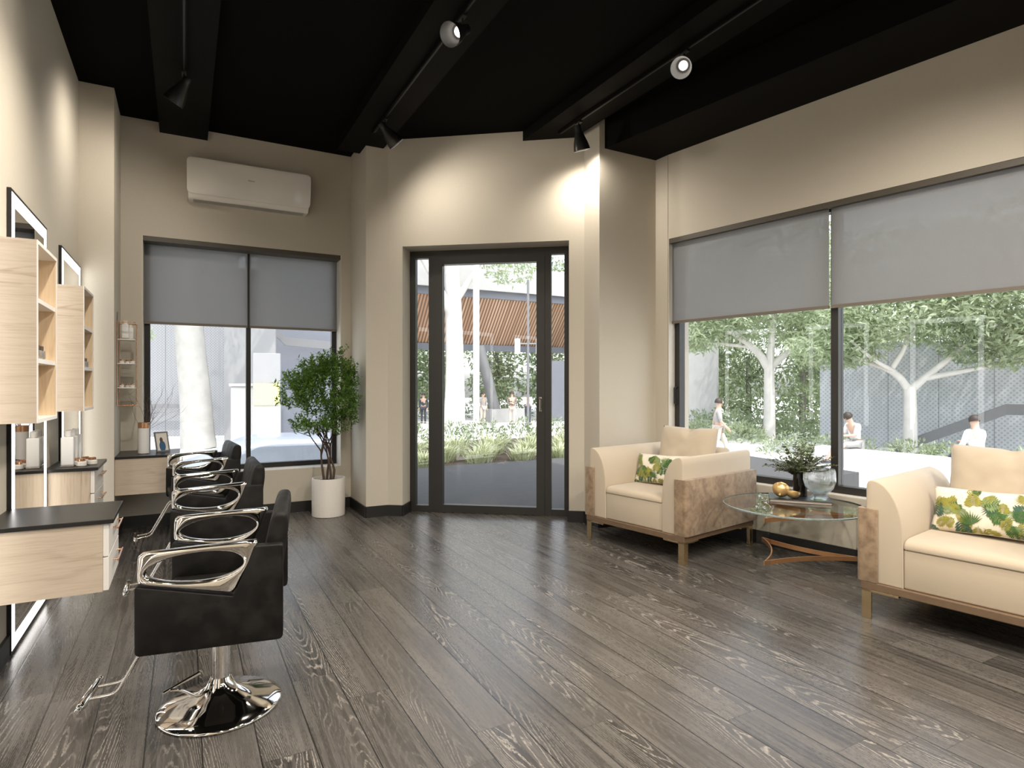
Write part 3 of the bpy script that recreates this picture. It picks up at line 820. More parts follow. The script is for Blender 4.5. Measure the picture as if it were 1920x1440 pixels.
# ------------------------------------------------------------------ floating counters
def drawer_unit(loc, rotz, D, W, Hb, label, mat, side_ov=0.01, back_white=True):
    """local x = out from the wall, y = along the wall"""
    e = thing('floating_counter', label, 'counter', loc, rotz, 'floating oak drawer counters with black tops')
    MB().box(0, D - 0.02, 0, W, 0, Hb - 0.018).build('carcass', mat, e)
    MB().box(-0.0, D + 0.018, -side_ov, W + side_ov * .5, Hb - 0.018, Hb, 0.002).build('countertop', M['counter'], e)
    h = (Hb - 0.018) / 2
    for k in range(2):
        z0 = k * h
        dr = MB().box(D - 0.0195, D, 0.004, W - 0.004, z0 + 0.003, z0 + h - 0.002, 0.0015).build('drawer', M['white'], e)
        mb = MB(); zc = z0 + h * 0.62
        ya, yb = W * 0.36, W * 0.86
        mb.tube([(D + 0.020, ya, zc), (D + 0.020, yb, zc)], 0.0042, 8)
        mb.tube([(D, ya + .02, zc), (D + 0.02, ya + .02, zc)], 0.0035, 8); mb.tube([(D, yb - .02, zc), (D + 0.02, yb - .02, zc)], 0.0035, 8)
        mb.build('handle', M['copper'], dr)
    return e
drawer_unit((XL + .0005, 2.965, 0.353), 0, 0.412, 0.435, 0.297, 'floating oak counter with copper handles, nearest the viewer', M['oak'])
drawer_unit((XL + .0005, 4.185, 0.44), 0, 0.232, 0.44, 0.288, 'shallow floating oak counter carrying three white bottles', M['oak_v'])
e = thing('floating_counter', 'floating oak counter in the far left corner, carrying the white vase', 'counter', (-0.4645, 5.482, 0.353), 0, 'floating oak drawer counters with black tops')
MB().box(0, 0.415, 0, 0.481, 0, 0.279).build('carcass', M['oak'], e)
MB().box(0, 0.435, -0.008, 0.4825, 0.279, 0.297, 0.002).build('countertop', M['counter'], e)
for k in range(2):
    dr = MB().box(0.4155, 0.433, 0.004, 0.477, 0.003 + k * 0.139, 0.137 + k * 0.139, 0.0015).build('drawer', M['white'], e)
    mb = MB(); mb.tube([(0.452, .15, .09 + k * .139), (0.452, .40, .09 + k * .139)], 0.0042, 8); mb.tube([(0.433, .17, .09 + k * .139), (0.452, .17, .09 + k * .139)], 0.0035, 8); mb.tube([(0.433, .38, .09 + k * .139), (0.452, .38, .09 + k * .139)], 0.0035, 8)
    mb.build('handle', M['copper'], dr)

def bottle(loc, label, group, s=1.0, h=0.15):
    e = thing('white_bottle', label, 'bottle', loc, 0, group)
    MB().box(-.028 * s, .028 * s, -.028 * s, .028 * s, 0.008, h, .006 * s, 3).build('body', M['bottle'], e, smooth=40)
    MB().box(-.029 * s, .029 * s, -.029 * s, .029 * s, 0, 0.010, .002 * s).build('base', M['glassy_amber'], e)
    MB().cyl(0, 0, h, h + .032 * s, .017 * s, 20, .003).build('cap', M['white'], e, smooth=40)
    return e
GB = 'white bottles on the shallow counter'
bottle((-0.592, 4.300, 0.728), 'white square bottle at the front of the row on the shallow counter', GB, 1.1, 0.172)
bottle((-0.586, 4.395, 0.728), 'white square bottle in the middle of the row on the shallow counter', GB, 1.1, 0.172)
bottle((-0.580, 4.490, 0.728), 'white square bottle at the back of the row on the shallow counter', GB, 1.1, 0.172)
for k, (dx, dy, p) in enumerate(((0, 0, 'nearest the edge'), (-.03, .06, 'in the middle'), (.005, .115, 'farthest back'), (.045, .06, 'on the right'))):
    jar((-0.525 + dx, 4.275 + dy, 0.728), 'round jar with copper lid, %s of those on the shallow counter' % p, 'round jars on the shallow counter', 1.0, 'round')

# white vase with twigs, picture frame
e = thing('white_vase', 'tall white vase with a copper band on the corner counter', 'vase', (-0.285, 5.66, 0.65))
MB().lathe([(0, 0), (.036, 0), (.040, .004), (.040, .205)], 32).build('body', M['vase_white'], e, smooth=40)
MB().lathe([(.0405, .205), (.0405, .248), (.037, .249), (.036, .15), (0, .15)], 32).build('copper_band', M['copper'], e, smooth=40, label='copper rim band')
random.seed(11)
mb = MB()
def twig(p, d, L, r, depth):
    n = 7; pts = [p.copy()]
    q = p.copy(); dd = d.normalized()
    for i in range(n):
        dd = (dd + Vector((random.gauss(0, .13), random.gauss(0, .13), random.gauss(0.02, .09)))).normalized()
        q = q + dd * (L / n); pts.append(q.copy())
        if depth > 0 and i > 1 and random.random() < 0.55:
            twig(q.copy(), dd + Vector((random.gauss(0, .55), random.gauss(0, .55), random.gauss(0.1, .4))), L * 0.5, r * 0.55, depth - 1)
    mb.tube(pts, r, 5, radii=[r * (1 - 0.7 * i / n) for i in range(n + 1)])
for k in range(13):
    a = random.uniform(0, 2 * PI)
    lean = random.uniform(0.05, 0.30)
    twig(Vector((.012 * math.cos(a), .012 * math.sin(a), 0.16)), Vector((lean * math.cos(a) * 1.15 + .05, lean * math.sin(a) * .55 - .02, 1)), random.uniform(0.2, 0.34), 0.0017, 1)
for ang, L_ in ((0.55, .36), (0.35, .30), (0.95, .34)):
    twig(Vector((.01, 0, 0.18)), Vector((math.cos(ang) * .9, -.05, math.sin(ang))), L_, 0.0015, 1)
tag(mb.build('dry_twigs', M['twig'], None, loc=(-0.285, 5.66, 0.65)), 'bare brown twigs standing in the tall white vase', 'twigs')
e = thing('photo_frame', 'small photo frame leaning on its stand beside the white vase', 'picture frame', (-0.150, 5.735, 0.652), R(32))
tilt = Matrix.Rotation(R(-14), 4, 'X')
mb = MB(); mb.box(-.055, -.046, -.005, .005, 0, .165, 0, 2, tilt); mb.box(.046, .055, -.005, .005, 0, .165, 0, 2, tilt); mb.box(-.046, .046, -.005, .005, 0, .009, 0, 2, tilt); mb.box(-.046, .046, -.005, .005, .156, .165, 0, 2, tilt)
mb.build('frame', M['dark_metal'], e)
MB().box(-.046, .046, -.001, .003, .009, .156, 0, 2, tilt).build('picture', M['photo'], e)
MB().box(-.012, .012, .0, .004, 0.002, .115, 0, 2, Matrix.Translation((0, .086, 0)) @ Matrix.Rotation(R(28), 4, 'X')).build('stand', M['dark_metal'], e)

# copper shelf rack on the pier
e = thing('shelf_rack', 'copper wire shelf rack hung on the pier above the corner counter', 'shelf', (-0.4645, 5.60, 1.04))
MB().box(0, 0.006, 0.02, 0.065, 0.05, 0.735).build('back_plate', M['dark_metal'], e)
DX, LY = 0.125, 0.21
mb = MB()
for y in (0.0, LY):
    for x in ((0.004, DX) if y else (0.004,)): mb.tube([(x, y, 0.0), (x, y, 0.66)], 0.0035, 8)
mb.tube([(DX, LY, 0), (DX, LY, 0.66)], 0.0038, 8); mb.tube([(DX, LY - 0.035, 0), (DX, LY - 0.035, 0.66)], 0.0035, 8)
for z in (0.0, 0.655): mb.tube(round_path([(0.004, 0, z), (DX, 0, z), (DX, LY, z), (0.004, LY, z)], 0.02), 0.0038, 8)
mb.build('wire_frame', M['copper'], e, smooth=60)
for z in (0.134, 0.325, 0.515):
    MB().box(0.007, DX - 0.004, 0.004, LY - 0.004, z, z + 0.008, 0.002).build('shelf_board', M['white'], e)
GR = 'toiletries on the copper shelf rack'
b1 = bottle((-0.4645 + 0.055, 5.60 + 0.07, 1.04 + 0.523), 'white bottle at the front of the copper rack\'s top shelf', GR, 0.85, 0.12)
b2 = bottle((-0.4645 + 0.085, 5.60 + 0.14, 1.04 + 0.523), 'shorter white bottle at the back of the copper rack\'s top shelf', GR, 0.7, 0.10)
for z, lv in ((0.333, 'middle'), (0.142, 'lower')):
    for k, p in enumerate(('left', 'middle', 'right')):
        jar((-0.4645 + 0.030 + 0.036 * k, 5.60 + 0.07 + 0.04 * (k % 2), 1.04 + z), 'little pale jar at the %s of the copper rack\'s %s shelf' % (p, lv), GR, 0.66, 'round')

# ------------------------------------------------------------------ air conditioner
e = thing('air_conditioner', 'white wall air conditioner above the left window', 'air conditioner', (0.525, YB - 0.001, 2.80))
X0 = 0.505
prof = rounded_poly([(-0.0, 0.0), (-0.118, 0.0), (-0.140, 0.035), (-0.178, 0.16), (-0.192, 0.335), (-0.0, 0.335)], [0, .03, .03, .02, .03, 0], 5)
mb = MB(); mb.prism([(y, z) for y, z in prof if True], -X0 + .008, X0 - .008, plane='yz', bev=0.012, seg=3)
mb.build('body', M['ac'], e, smooth=45)
panel = rounded_poly([(-X0, 0.038), (X0, 0.038), (X0, 0.335), (-X0, 0.335)], 0.042, 6)
mb = MB(); mb.prism(panel, -0.204, -0.192, plane='xz', bev=0.004, seg=2)
for k in range(1, 16):
    bmesh.ops.bisect_plane(mb.bm, geom=mb.bm.verts[:] + mb.bm.edges[:] + mb.bm.faces[:], plane_co=(0, 0, .038 + .297 * k / 16), plane_no=(0, 0, 1))
for v in mb.bm.verts: v.co.y += .046 * ((.335 - v.co.z) / .297) ** 2
mb.build('front_panel', M['ac'], e, smooth=45)
mb = MB(); mb.box(-X0 + .05, X0 - .05, -0.112, -0.03, -0.003, 0.004); mb.build('louvre', M['ac_grey'], e)
cu = bpy.data.curves.new('badge', 'FONT'); cu.body = 'Haier'; cu.size = 0.022; cu.extrude = 0.0006; cu.align_x = 'CENTER'; cu.space_character = 1.15
to = bpy.data.objects.new('badge_text', cu); COL.objects.link(to)
dg = bpy.context.evaluated_depsgraph_get()
me = bpy.data.meshes.new_from_object(to.evaluated_get(dg)); bpy.data.objects.remove(to)
me.materials.clear(); me.materials.append(M['ink'])
bo = bpy.data.objects.new('badge', me); COL.objects.link(bo); bo.parent = e; bo.location = (0.0, -0.1945, 0.197); bo.rotation_euler = (R(90 + 8), 0, 0)

# ------------------------------------------------------------------ styling chairs  (local: -x forward, y across, z up)
def chair_arm(sign):
    outer = rounded_poly([(-.206, .664), (.150, .680), (.150, .668), (.076, .507), (-.206, .566)], [.022, .006, .006, .012, .014], 5)
    cx, cz = -0.040, 0.605
    A, B = 0.145, 0.047
    N = 72
    def ray_out(dx, dz):
        best = 0
        for (x1, z1), (x2, z2) in zip(outer, outer[1:] + outer[:1]):
            ex, ez = x2 - x1, z2 - z1
            det = dx * (-ez) + ex * dz
            if abs(det) < 1e-12: continue
            t = ((x1 - cx) * (-ez) + ex * (z1 - cz)) / det
            s = (dx * (z1 - cz) - dz * (x1 - cx)) / det
            if t > 0 and -1e-6 <= s <= 1 + 1e-6: best = max(best, t)
        return best
    mb = MB(); t = mb.bm
    rings = []
    K = 16
    tiltA = R(2.5)
    for i in range(N):
        th = 2 * PI * i / N
        ix = A * math.cos(th); iz = B * math.sin(th) * (1 + 0.12 * math.cos(th))
        ix, iz = ix * math.cos(tiltA) - iz * math.sin(tiltA), ix * math.sin(tiltA) + iz * math.cos(tiltA)
        L_ = math.hypot(ix, iz); dx, dz = ix / L_, iz / L_
        ro = ray_out(dx, dz); ri = min(L_, ro - 0.009)
        c = (ro + ri) / 2; h = (ro - ri) / 2
        half = 0.021
        ring = []
        for k in range(K):
            ph = 2 * PI * k / K
            co, si = math.cos(ph), math.sin(ph)
            rr = c + h * math.copysign(abs(co) ** 0.62, co)
            yy = half * math.copysign(abs(si) ** 0.62, si)
            ring.append(t.verts.new((cx + dx * rr, sign * 0.283 + yy, cz + dz * rr)))
        rings.append(ring)
    for i in range(N):
        a, b = rings[i], rings[(i + 1) % N]
        for k in range(K): t.faces.new((a[k], b[k], b[(k + 1) % K], a[(k + 1) % K]))
    bmesh.ops.recalc_face_normals(t, faces=t.faces)
    return mb
def make_chair(loc, rotz, label):
    e = thing('styling_chair', label, 'salon chair', loc, rotz, 'black leather styling chairs')
    side = rounded_poly([(-.212, .338), (.228, .338), (.228, .660), (.140, .660), (.074, .500), (-.212, .560)], [.018, .018, .012, .006, .004, .010], 4)
    for s in (-1, 1):
        MB().prism(side, s * .262 if s > 0 else -.304, .304 if s > 0 else s * .262, bev=0.004, seg=2, plane='xz').build('side_panel', M['leather'], e, smooth=50)
        chair_arm(s).build('armrest', M['chrome'], e, smooth=180)
    MB().box(-.205, .17, -.258, .258, .352, .428, .022, 4).build('seat', M['leather'], e, smooth=50)
    back = rounded_poly([(.118, .40), (.205, .40), (.244, .70), (.240, .757), (.196, .757), (.182, .72)], [.01, .01, .03, .022, .022, .02], 5)
    MB().prism(back, -.256, .256, bev=0.014, seg=4, plane='xz').build('backrest', M['leather'], e, smooth=50)
    MB().box(-.10, .10, -.10, .10, .325, .352, .004).build('underframe', M['black_plastic'], e)
    MB().lathe([(0, .0), (.205, .0), (.2125, .003), (.2135, .007), (.209, .012), (.175, .026), (.12, .043), (.075, .060), (.050, .080), (.041, .10), (.036, .112), (0, .112)], 64).build('base', M['chrome'], e, smooth=60)
    mb = MB(); mb.cyl(0, 0, .10, .24, .0325, 32); mb.cyl(0, 0, .235, .33, .027, 32); mb.build('column', M['chrome'], e, smooth=50)
    mb = MB()
    for s in (-1, 1):
        mb.tube(round_path([(-.15, s * .045, .345), (-.205, s * .045, .340), (-.325, s * .045, .120), (-.412, s * .045, .112)], .022), .0055, 10)
    rods = mb.build('footrest', M['chrome'], e, smooth=60)
    mb = MB(); my = Matrix.Translation((-.418, 0, .112)) @ Matrix.Rotation(R(90), 4, 'X')
    mb.lathe([(0, -.130), (.007, -.130), (.010, -.124), (.010, -.112), (.006, -.106), (.011, -.100), (.0135, -.092), (.0135, .092), (.011, .100), (.006, .106), (.010, .112), (.010, .124), (.007, .130), (0, .130)], 18, my)
    mb.build('foot_bar', M['chrome'], rods, smooth=50)
    mb = MB()
    mb.tube(round_path([(-.030, -.02, .075), (-.065, -.09, .085), (-.115, -.12, .135), (-.145, -.125, .140)], .02), .005, 8)
    mb.tube([(-.165, -.135, .136), (-.065, -.045, .152)], .0065, 8)
    mb.build('pump_lever', M['chrome'], e, smooth=60)
    return e
ch = make_chair((.121, 2.502, 0), R(-9.65), 'black styling chair with chrome armrests, nearest the viewer')
dup(ch, (.150, 3.815, 0), R(0), 'black styling chair with chrome armrests, second from the viewer')
dup(ch, (.112, 5.09, 0), R(4.6), 'black styling chair with chrome armrests, nearest the left window')

# ------------------------------------------------------------------ armchairs (local: x across, y back, z up)
def arm_profile(sign):
    """front view outline of one arm: straight outside, bowed inside"""
    pts = [(.430, .19)]
    pts += [(.430, .66), (.428, .69), (.420, .706), (.405, .712)]
    for i in range(1, 13):
        a = PI / 2 * i / 12
        pts.append((.262 + .143 * math.cos(a) ** 1.0 * 1.0 if i < 12 else .262, .43 + .282 * math.sin(PI / 2 - a)))
    # quarter arc from the crest down to the inside face
    arc = [(.405 - .143 * math.sin(PI / 2 * i / 14), .44 + .272 * math.cos(PI / 2 * i / 14)) for i in range(1, 15)]
    pts = pts[:5] + arc + [(.262, .19)]
    return [(sign * x, z) for x, z in pts]
ARM_B = R(-80.2)
def make_armchair(loc, label):
    e = thing('armchair', label, 'armchair', loc, ARM_B, 'cream armchairs with brown suede sides')
    for s in (-1, 1):
        MB().prism(arm_profile(s), 0.0, .845, plane='xz', bev=0.006, seg=3).build('arm', M['cream_light'], e, smooth=40)
        outl = rounded_poly([(s * .372, -.014), (s * .470, -.014), (s * .470, .862), (s * .4305, .862), (s * .4305, -.002), (s * .372, -.002)], [.004, .02, .004, 0, 0, .004], 4)
        MB().prism(outl, .19, .566, bev=0.003, seg=2).build('side_panel', M['suede'], e, smooth=40, label='brown suede side panel')
    bp = [(.70, .19), (.70, .64), (.715, .69), (.74, .712), (.80, .716), (.835, .70), (.845, .66), (.845, .19)]
    MB().prism(bp, -.262, .262, plane='yz', bev=0.004, seg=2).build('backrest', M['cream'], e, smooth=40)
    MB().box(-.2605, .2605, .006, .70, .19, .386, .010, 3).build('seat_base', M['cream'], e, smooth=40)
    st = rounded_poly([(.000, .384), (.705, .384), (.705, .432), (.06, .436), (.018, .428), (.002, .41)], [.008, 0, .01, .02, .015, .012], 4)
    MB().prism(st, -.2605, .2605, plane='yz', bev=0.012, seg=3).build('seat_cushion', M['cream'], e, smooth=50)
    mb = MB(); mb.box(-.452, .452, -.012, .852, .150, .190, .004); mb.build('rail', M['rail'], e)
    for sx in (-1, 1):
        for sy in (0, 1):
            mb = MB()
            x1 = sx * .448; y1 = -.008 if sy == 0 else .848
            dx = -sx; dy = 1 if sy == 0 else -1
            def bb(xa, xb, ya, yb, z0, z1): mb.box(min(xa, xb), max(xa, xb), min(ya, yb), max(ya, yb), z0, z1, .0015)
            bb(x1, x1 + dx * .046, y1, y1 + dy * .010, 0, .150); bb(x1, x1 + dx * .010, y1 + dy * .0105, y1 + dy * .046, 0, .150)
            bb(x1, x1 + dx * .170, y1 + dy * .0, y1 + dy * .030, .138, .150); bb(x1, x1 + dx * .030, y1 + dy * .030, y1 + dy * .165, .138, .150)
            mb.build('leg', M['gold'], e)
    return e
Lx, Ly = 0.1702, -0.9854
A1 = (2.920 - Lx * .44, 2.965 - Ly * .44, 0)
S1 = (3.090 + Lx * .452, 1.872 + Ly * .452, 0)
make_armchair(A1, 'cream armchair by the pier, whole in view, with brown suede sides')
make_armchair(S1, 'cream armchair cut by the right picture edge')
def cushion(w, h, t, nx=26, ny=22, pinch=0.04, wr=0.006, seed=0, edge=3.0):
    mb = MB(); bm = mb.bm
    def pt(u, v, s):
        k = (1 - abs(u) ** edge) * (1 - abs(v) ** edge)
        k = max(k, 0) ** 0.62
        px = u * w / 2 * (1 - pinch * (1 - abs(v)) ** 1.0 * abs(u) ** 4)
        pz = v * h / 2 * (1 - pinch * (1 - abs(u)) * abs(v) ** 4)
        nz = mnoise.noise(Vector((u * 2.2 + seed, v * 2.2, s * 3.0))) * wr + mnoise.noise(Vector((u * 5 + seed, v * 4, s * 3.0 + 5))) * wr * 0.5
        return Vector((px, s * (t / 2 * k + (nz * k)), pz))
    for s in (-1, 1):
        g = [[bm.verts.new(pt(-1 + 2 * i / nx, -1 + 2 * j / ny, s)) for j in range(ny + 1)] for i in range(nx + 1)]
        for i in range(nx):
            for j in range(ny):
                f = (g[i][j], g[i + 1][j], g[i + 1][j + 1], g[i][j + 1])
                bm.faces.new(f if s < 0 else f[::-1])
    bmesh.ops.remove_doubles(bm, verts=bm.verts, dist=1e-5)
    return mb, pt
def chair_local(base, x, y, z):
    c, s = math.cos(ARM_B), math.sin(ARM_B)
    return (base[0] + c * x - s * y, base[1] + s * x + c * y, z)
# loose back cushions
for base_, dx, seed, lab in ((A1, 0.06, 1, 'plump cream back cushion in the whole armchair by the pier'), (S1, 0.02, 4, 'plump cream back cushion in the armchair at the right picture edge')):
    mb, pt = cushion(.50, .45, .17, 30, 26, 0.05, 0.012, seed, 4.0)
    for v in mb.bm.verts:      # a dent at the middle of the top edge
        d = math.exp(-((v.co.x - .03) / .035) ** 2 - ((v.co.z - .20) / .06) ** 2)
        v.co.y += d * 0.02 * (1 if v.co.y < 0 else -1); v.co.z -= d * 0.012
    o = mb.build('back_cushion', M['cream'], None, smooth=180, loc=chair_local(base_, dx, .562, .656), rot=(R(-13), 0, ARM_B))
    tag(o, lab, 'cushion', 'cream back cushions')
# printed pillows
def print_leaf(mb, pt, w, h, cx, cy, ang, L, kind, rnd, off):
    bm = mb.bm
    def put(x, y, k=1.0):
        u = max(-.985, min(.985, x / (w / 2))); v = max(-.985, min(.985, y / (h / 2)))
        p = pt(u, v, -1); return bm.verts.new((p.x, p.y - 0.0016 - 0.0006 * off, p.z))
    def tri(*a):
        try:
            f = bm.faces.new(a); f.material_index = mb.mi
        except ValueError: pass
    ca, sa = math.cos(ang), math.sin(ang)
    def loc(a, b): return cx + ca * a - sa * b, cy + sa * a + ca * b
    if kind == 0:      # palm fan
        n = 13
        for i in range(n):
            t = (i / (n - 1) - .5) * 2.3
            l = L * (1 - 0.25 * abs(t) / 1.2) * rnd.uniform(.85, 1.05)
            dx_, dy_ = math.cos(t), math.sin(t); wx, wy = -dy_ * L * .036, dx_ * L * .036
            tri(put(*loc(0, 0)), put(*loc(dx_ * l * .55 + wx, dy_ * l * .55 + wy)), put(*loc(dx_ * l, dy_ * l)), put(*loc(dx_ * l * .55 - wx, dy_ * l * .55 - wy)))
    else:              # split leaf: ribs of lobes either side of a stem
        n = 6 if kind == 1 else 10
        tri(put(*loc(-L * .1, L * .012)), put(*loc(-L * .1, -L * .012)), put(*loc(L, 0)))
        for i in range(n):
            a0 = L * (0.02 + 0.85 * i / n)
            wid = L * (.55 if kind == 1 else .34) * math.sin(PI * (0.22 + 0.70 * i / n)) * rnd.uniform(.85, 1.1)
            hw = L * (.040 if kind == 1 else .018)
            for s in (-1, 1):
                tri(put(*loc(a0 - hw * .4, 0)), put(*loc(a0 + wid * .35 - hw, s * wid * .7)), put(*loc(a0 + wid * .55 + hw * .2, s * wid)), put(*loc(a0 + wid * .45 + hw, s * wid * .6)), put(*loc(a0 + hw, 0)))
for base_, dx, dy, seed, rz, lab in ((A1, -.015, .392, 21, 3, 'leaf print pillow in the whole armchair by the pier'), (S1, .0, .398, 33, -2, 'leaf print pillow in the armchair at the right picture edge')):
    W_, H_ = .52, .235
    mb, pt = cushion(W_, H_, .10, 30, 16, 0.07, 0.004, seed, 3.0)
    rnd = random.Random(seed)
    spots = []
    k = 0
    for k in range(54):
        gx = -.235 + .47 * ((k * .618034) % 1); gy = -.095 + .19 * ((k * .754878) % 1)
        kind = (0, 1, 2, 2, 1)[k % 5]
        mb.mi = 1 + rnd.choice((0, 0, 1, 1, 2, 3))
        print_leaf(mb, pt, W_, H_, gx, gy, rnd.uniform(-2.5, -.6) if rnd.random() < .7 else rnd.uniform(0, 2 * PI), rnd.uniform(.055, .085), kind, rnd, k % 7)
    o = mb.build('throw_pillow', [M['pillow']] + M['leaf_print'], None, smooth=180, loc=chair_local(base_, dx, dy, .553), rot=(R(-20), R(-2), ARM_B + R(rz)))
    tag(o, lab, 'pillow', 'leaf print pillows')

# ------------------------------------------------------------------ glass coffee table
TC = Vector((3.452, 2.535))
e = thing('coffee_table', 'round glass coffee table with copper strips between the armchairs', 'coffee table', (TC.x, TC.y, 0))
MB().lathe([(0, .418), (.424, .418), (.424, .430), (0, .430)], 96).build('glass_top', M['table_glass'], e, smooth=40)
MB().lathe([(.4245, .418), (.430, .420), (.430, .428), (.4245, .430)], 96).build('top_edge', M['glass_edge'], e, smooth=40, label='polished glass rim')
legs = []
for a in (190, 70, 310):
    p = Vector((math.cos(R(a)), math.sin(R(a)))) * .372
    legs.append(p)
    m = Matrix.Translation((p.x, p.y, 0)) @ Matrix.Rotation(R(a + 90), 4, 'Z')
    MB().box(-.042, .042, -.011, .011, 0, .418, .003, 2, m).build('leg', M['acrylic'], e, label='clear acrylic leg')
for z in (.102, .362):
    mb = MB()
    for i in range(3):
        a, b = legs[i], legs[(i + 1) % 3]
        mid = (a + b) / 2 * 0.42
        path = []
        for k in range(25):
            t = k / 24
            path.append(a * .97 * (1 - t) ** 2 + mid * 2 * t * (1 - t) + b * .97 * t * t)
        left = []; right = []
        for k, p in enumerate(path):
            d = (path[min(k + 1, 24)] - path[max(k - 1, 0)]).normalized(); n = Vector((-d.y, d.x)) * .004
            left.append(p + n); right.append(p - n)
        for k in range(24):
            q = [left[k], left[k + 1], right[k + 1], right[k]]
            mb.prism([(v.x, v.y) for v in q], z, z + .028)
    mb.build('copper_strip', M['copper_wood'], e, label='curved copper strip')
ZT = .4305
e = thing('book', 'large charcoal book lying flat on the glass table', 'book', (3.60, 2.60, ZT), R(-50.5))
mb = MB(); mb.box(-.185, .185, -.120, .120, .018, .0205, .0008); mb.box(-.185, .185, -.120, .120, 0, .0025, .0008); mb.box(-.185, -.183, -.120, .120, .0025, .018); mb.build('cover', M['book'], e)
MB().box(-.182, .180, -.115, .115, .0026, .0179).build('pages', M['paper'], e)
ZBK = ZT + .0207
def tl(u, v): # point on the book
    a = R(-50.5); return (3.60 + math.cos(a) * u - math.sin(a) * v, 2.60 + math.sin(a) * u + math.cos(a) * v)
x, y = tl(.010, .070)
e = thing('black_vase', 'black cylinder vase holding greenery on the book', 'vase', (x, y, ZBK))
MB().lathe([(0, 0), (.041, 0), (.044, .003), (.044, .158), (.041, .158), (.040, .02), (0, .02)], 36).build('body', M['black_gloss'], e, smooth=40)
vase_xy = (x, y)
x, y = tl(.118, -.028)
e = thing('glass_bowl', 'footed clear glass bowl beside the black vase', 'bowl', (x, y, ZBK))
prof = [(0, 0), (.042, 0), (.044, .004), (.040, .018), (.034, .026), (.045, .034), (.068, .060), (.079, .095), (.078, .135), (.074, .155), (.0715, .155), (.0755, .135), (.0765, .096), (.066, .063), (.043, .038), (0, .034)]
MB().lathe([(r_ * 1.24, z_ * 1.3) for r_, z_ in prof], 48).build('bowl_body', M['blown'], e, smooth=60)
# gold halves
x, y = tl(-.040, -.060)
e = thing('gold_bowl', 'open gold bowl with amber lining tipped on the book', 'bowl', (x, y, ZBK + .0005), 0)
tl_m = Matrix.Translation((0, 0, .043)) @ Matrix.Scale(1.16, 4) @ Matrix.Rotation(R(18), 4, 'Y') @ Matrix.Rotation(R(-8), 4, 'X')
out = [(.0385 * math.sin(PI / 2 * i / 10), -.0365 * math.cos(PI / 2 * i / 10)) for i in range(11)]
inn = [(.0345 * math.sin(PI / 2 * i / 10), -.032 * math.cos(PI / 2 * i / 10)) for i in range(10, -1, -1)]
MB().lathe(out + [(.0345, 0)], 36, tl_m).build('shell', M['gold_bowl'], e, smooth=60)
MB().lathe(inn, 36, tl_m).build('lining', M['amber'], e, smooth=60)
x, y = tl(-.112, -.047)
e = thing('gold_lid_half', 'domed gold lid half with a knob, resting against the open bowl half', 'bowl', (x, y, ZBK + .001), 0)  # the knobbed lid half of the gold pair
m = Matrix.Translation((0, 0, .054)) @ Matrix.Scale(1.2, 4) @ Matrix.Rotation(R(-62), 4, 'Z') @ Matrix.Rotation(R(118), 4, 'X')
dome = [(0, .043)] + [(.044 * math.sin(PI / 2 * i / 12), .043 * math.cos(PI / 2 * i / 12)) for i in range(1, 13)]
MB().lathe(dome + [(.046, -.003), (.041, -.004), (.040, .0)], 40, m).build('dome', M['gold_bowl'], e, smooth=60)
MB().lathe([(0, .058), (.006, .056), (.008, .050), (.005, .044), (.006, .040), (0, .040)], 16, m).build('knob', M['gold_bowl'], e, smooth=60)
MB().lathe([(.040, .0), (.038, .012), (.028, .028), (0, .036)], 32, m).build('lining', M['pillow'], e, smooth=60)
# greenery
random.seed(5)
e = thing('greenery_bunch', 'bunch of grey green eucalyptus and fern sprigs in the black vase', 'plant', (vase_xy[0], vase_xy[1], ZBK))
st = MB(); lf = MB()
for k in range(72):
    a = random.uniform(0, 2 * PI); spread = random.uniform(.1, 1.2)
    L_ = random.uniform(.13, .25) * (1.0 if spread < .8 else 1.05)
    p = Vector((.018 * math.cos(a), .018 * math.sin(a), .125))
    d = Vector((math.cos(a) * spread, math.sin(a) * spread, 1.0)).normalized()
    pts = [p]
    n = 9
    for i in range(n):
        d = (d + Vector((math.cos(a) * .05 * spread, math.sin(a) * .05 * spread, -.065 * spread))).normalized()
        pts.append(pts[-1] + d * L_ / n)
    st.tube(pts, .0012, 5)
    round_leaf = k % 3 == 0
    for i in range(2, n + 1):
        for s in (-1, 1):
            q = pts[i]; dd = (pts[i] - pts[i - 1]).normalized()
            side = dd.cross(Vector((0, 0, 1))).normalized() * s
            for rep in range(1 if round_leaf else 2):
                dir_ = (side + dd * random.uniform(.2, 1.0) + Vector((random.gauss(0, .25), random.gauss(0, .25), random.gauss(.1, .25))))
                qq = q - dd * (L_ / n) * .5 * rep
                if round_leaf: lf.leaf(qq, dir_, Vector((random.gauss(0, .5), random.gauss(0, .5), 1)), random.uniform(.022, .032), .0105)
                else: lf.leaf(qq, dir_, Vector((random.gauss(0, .5), random.gauss(0, .5), 1)), random.uniform(.020, .036), .0046)
st.build('stems', M['twig'], e); lf.build('leaves', M['eucalyptus'], e)

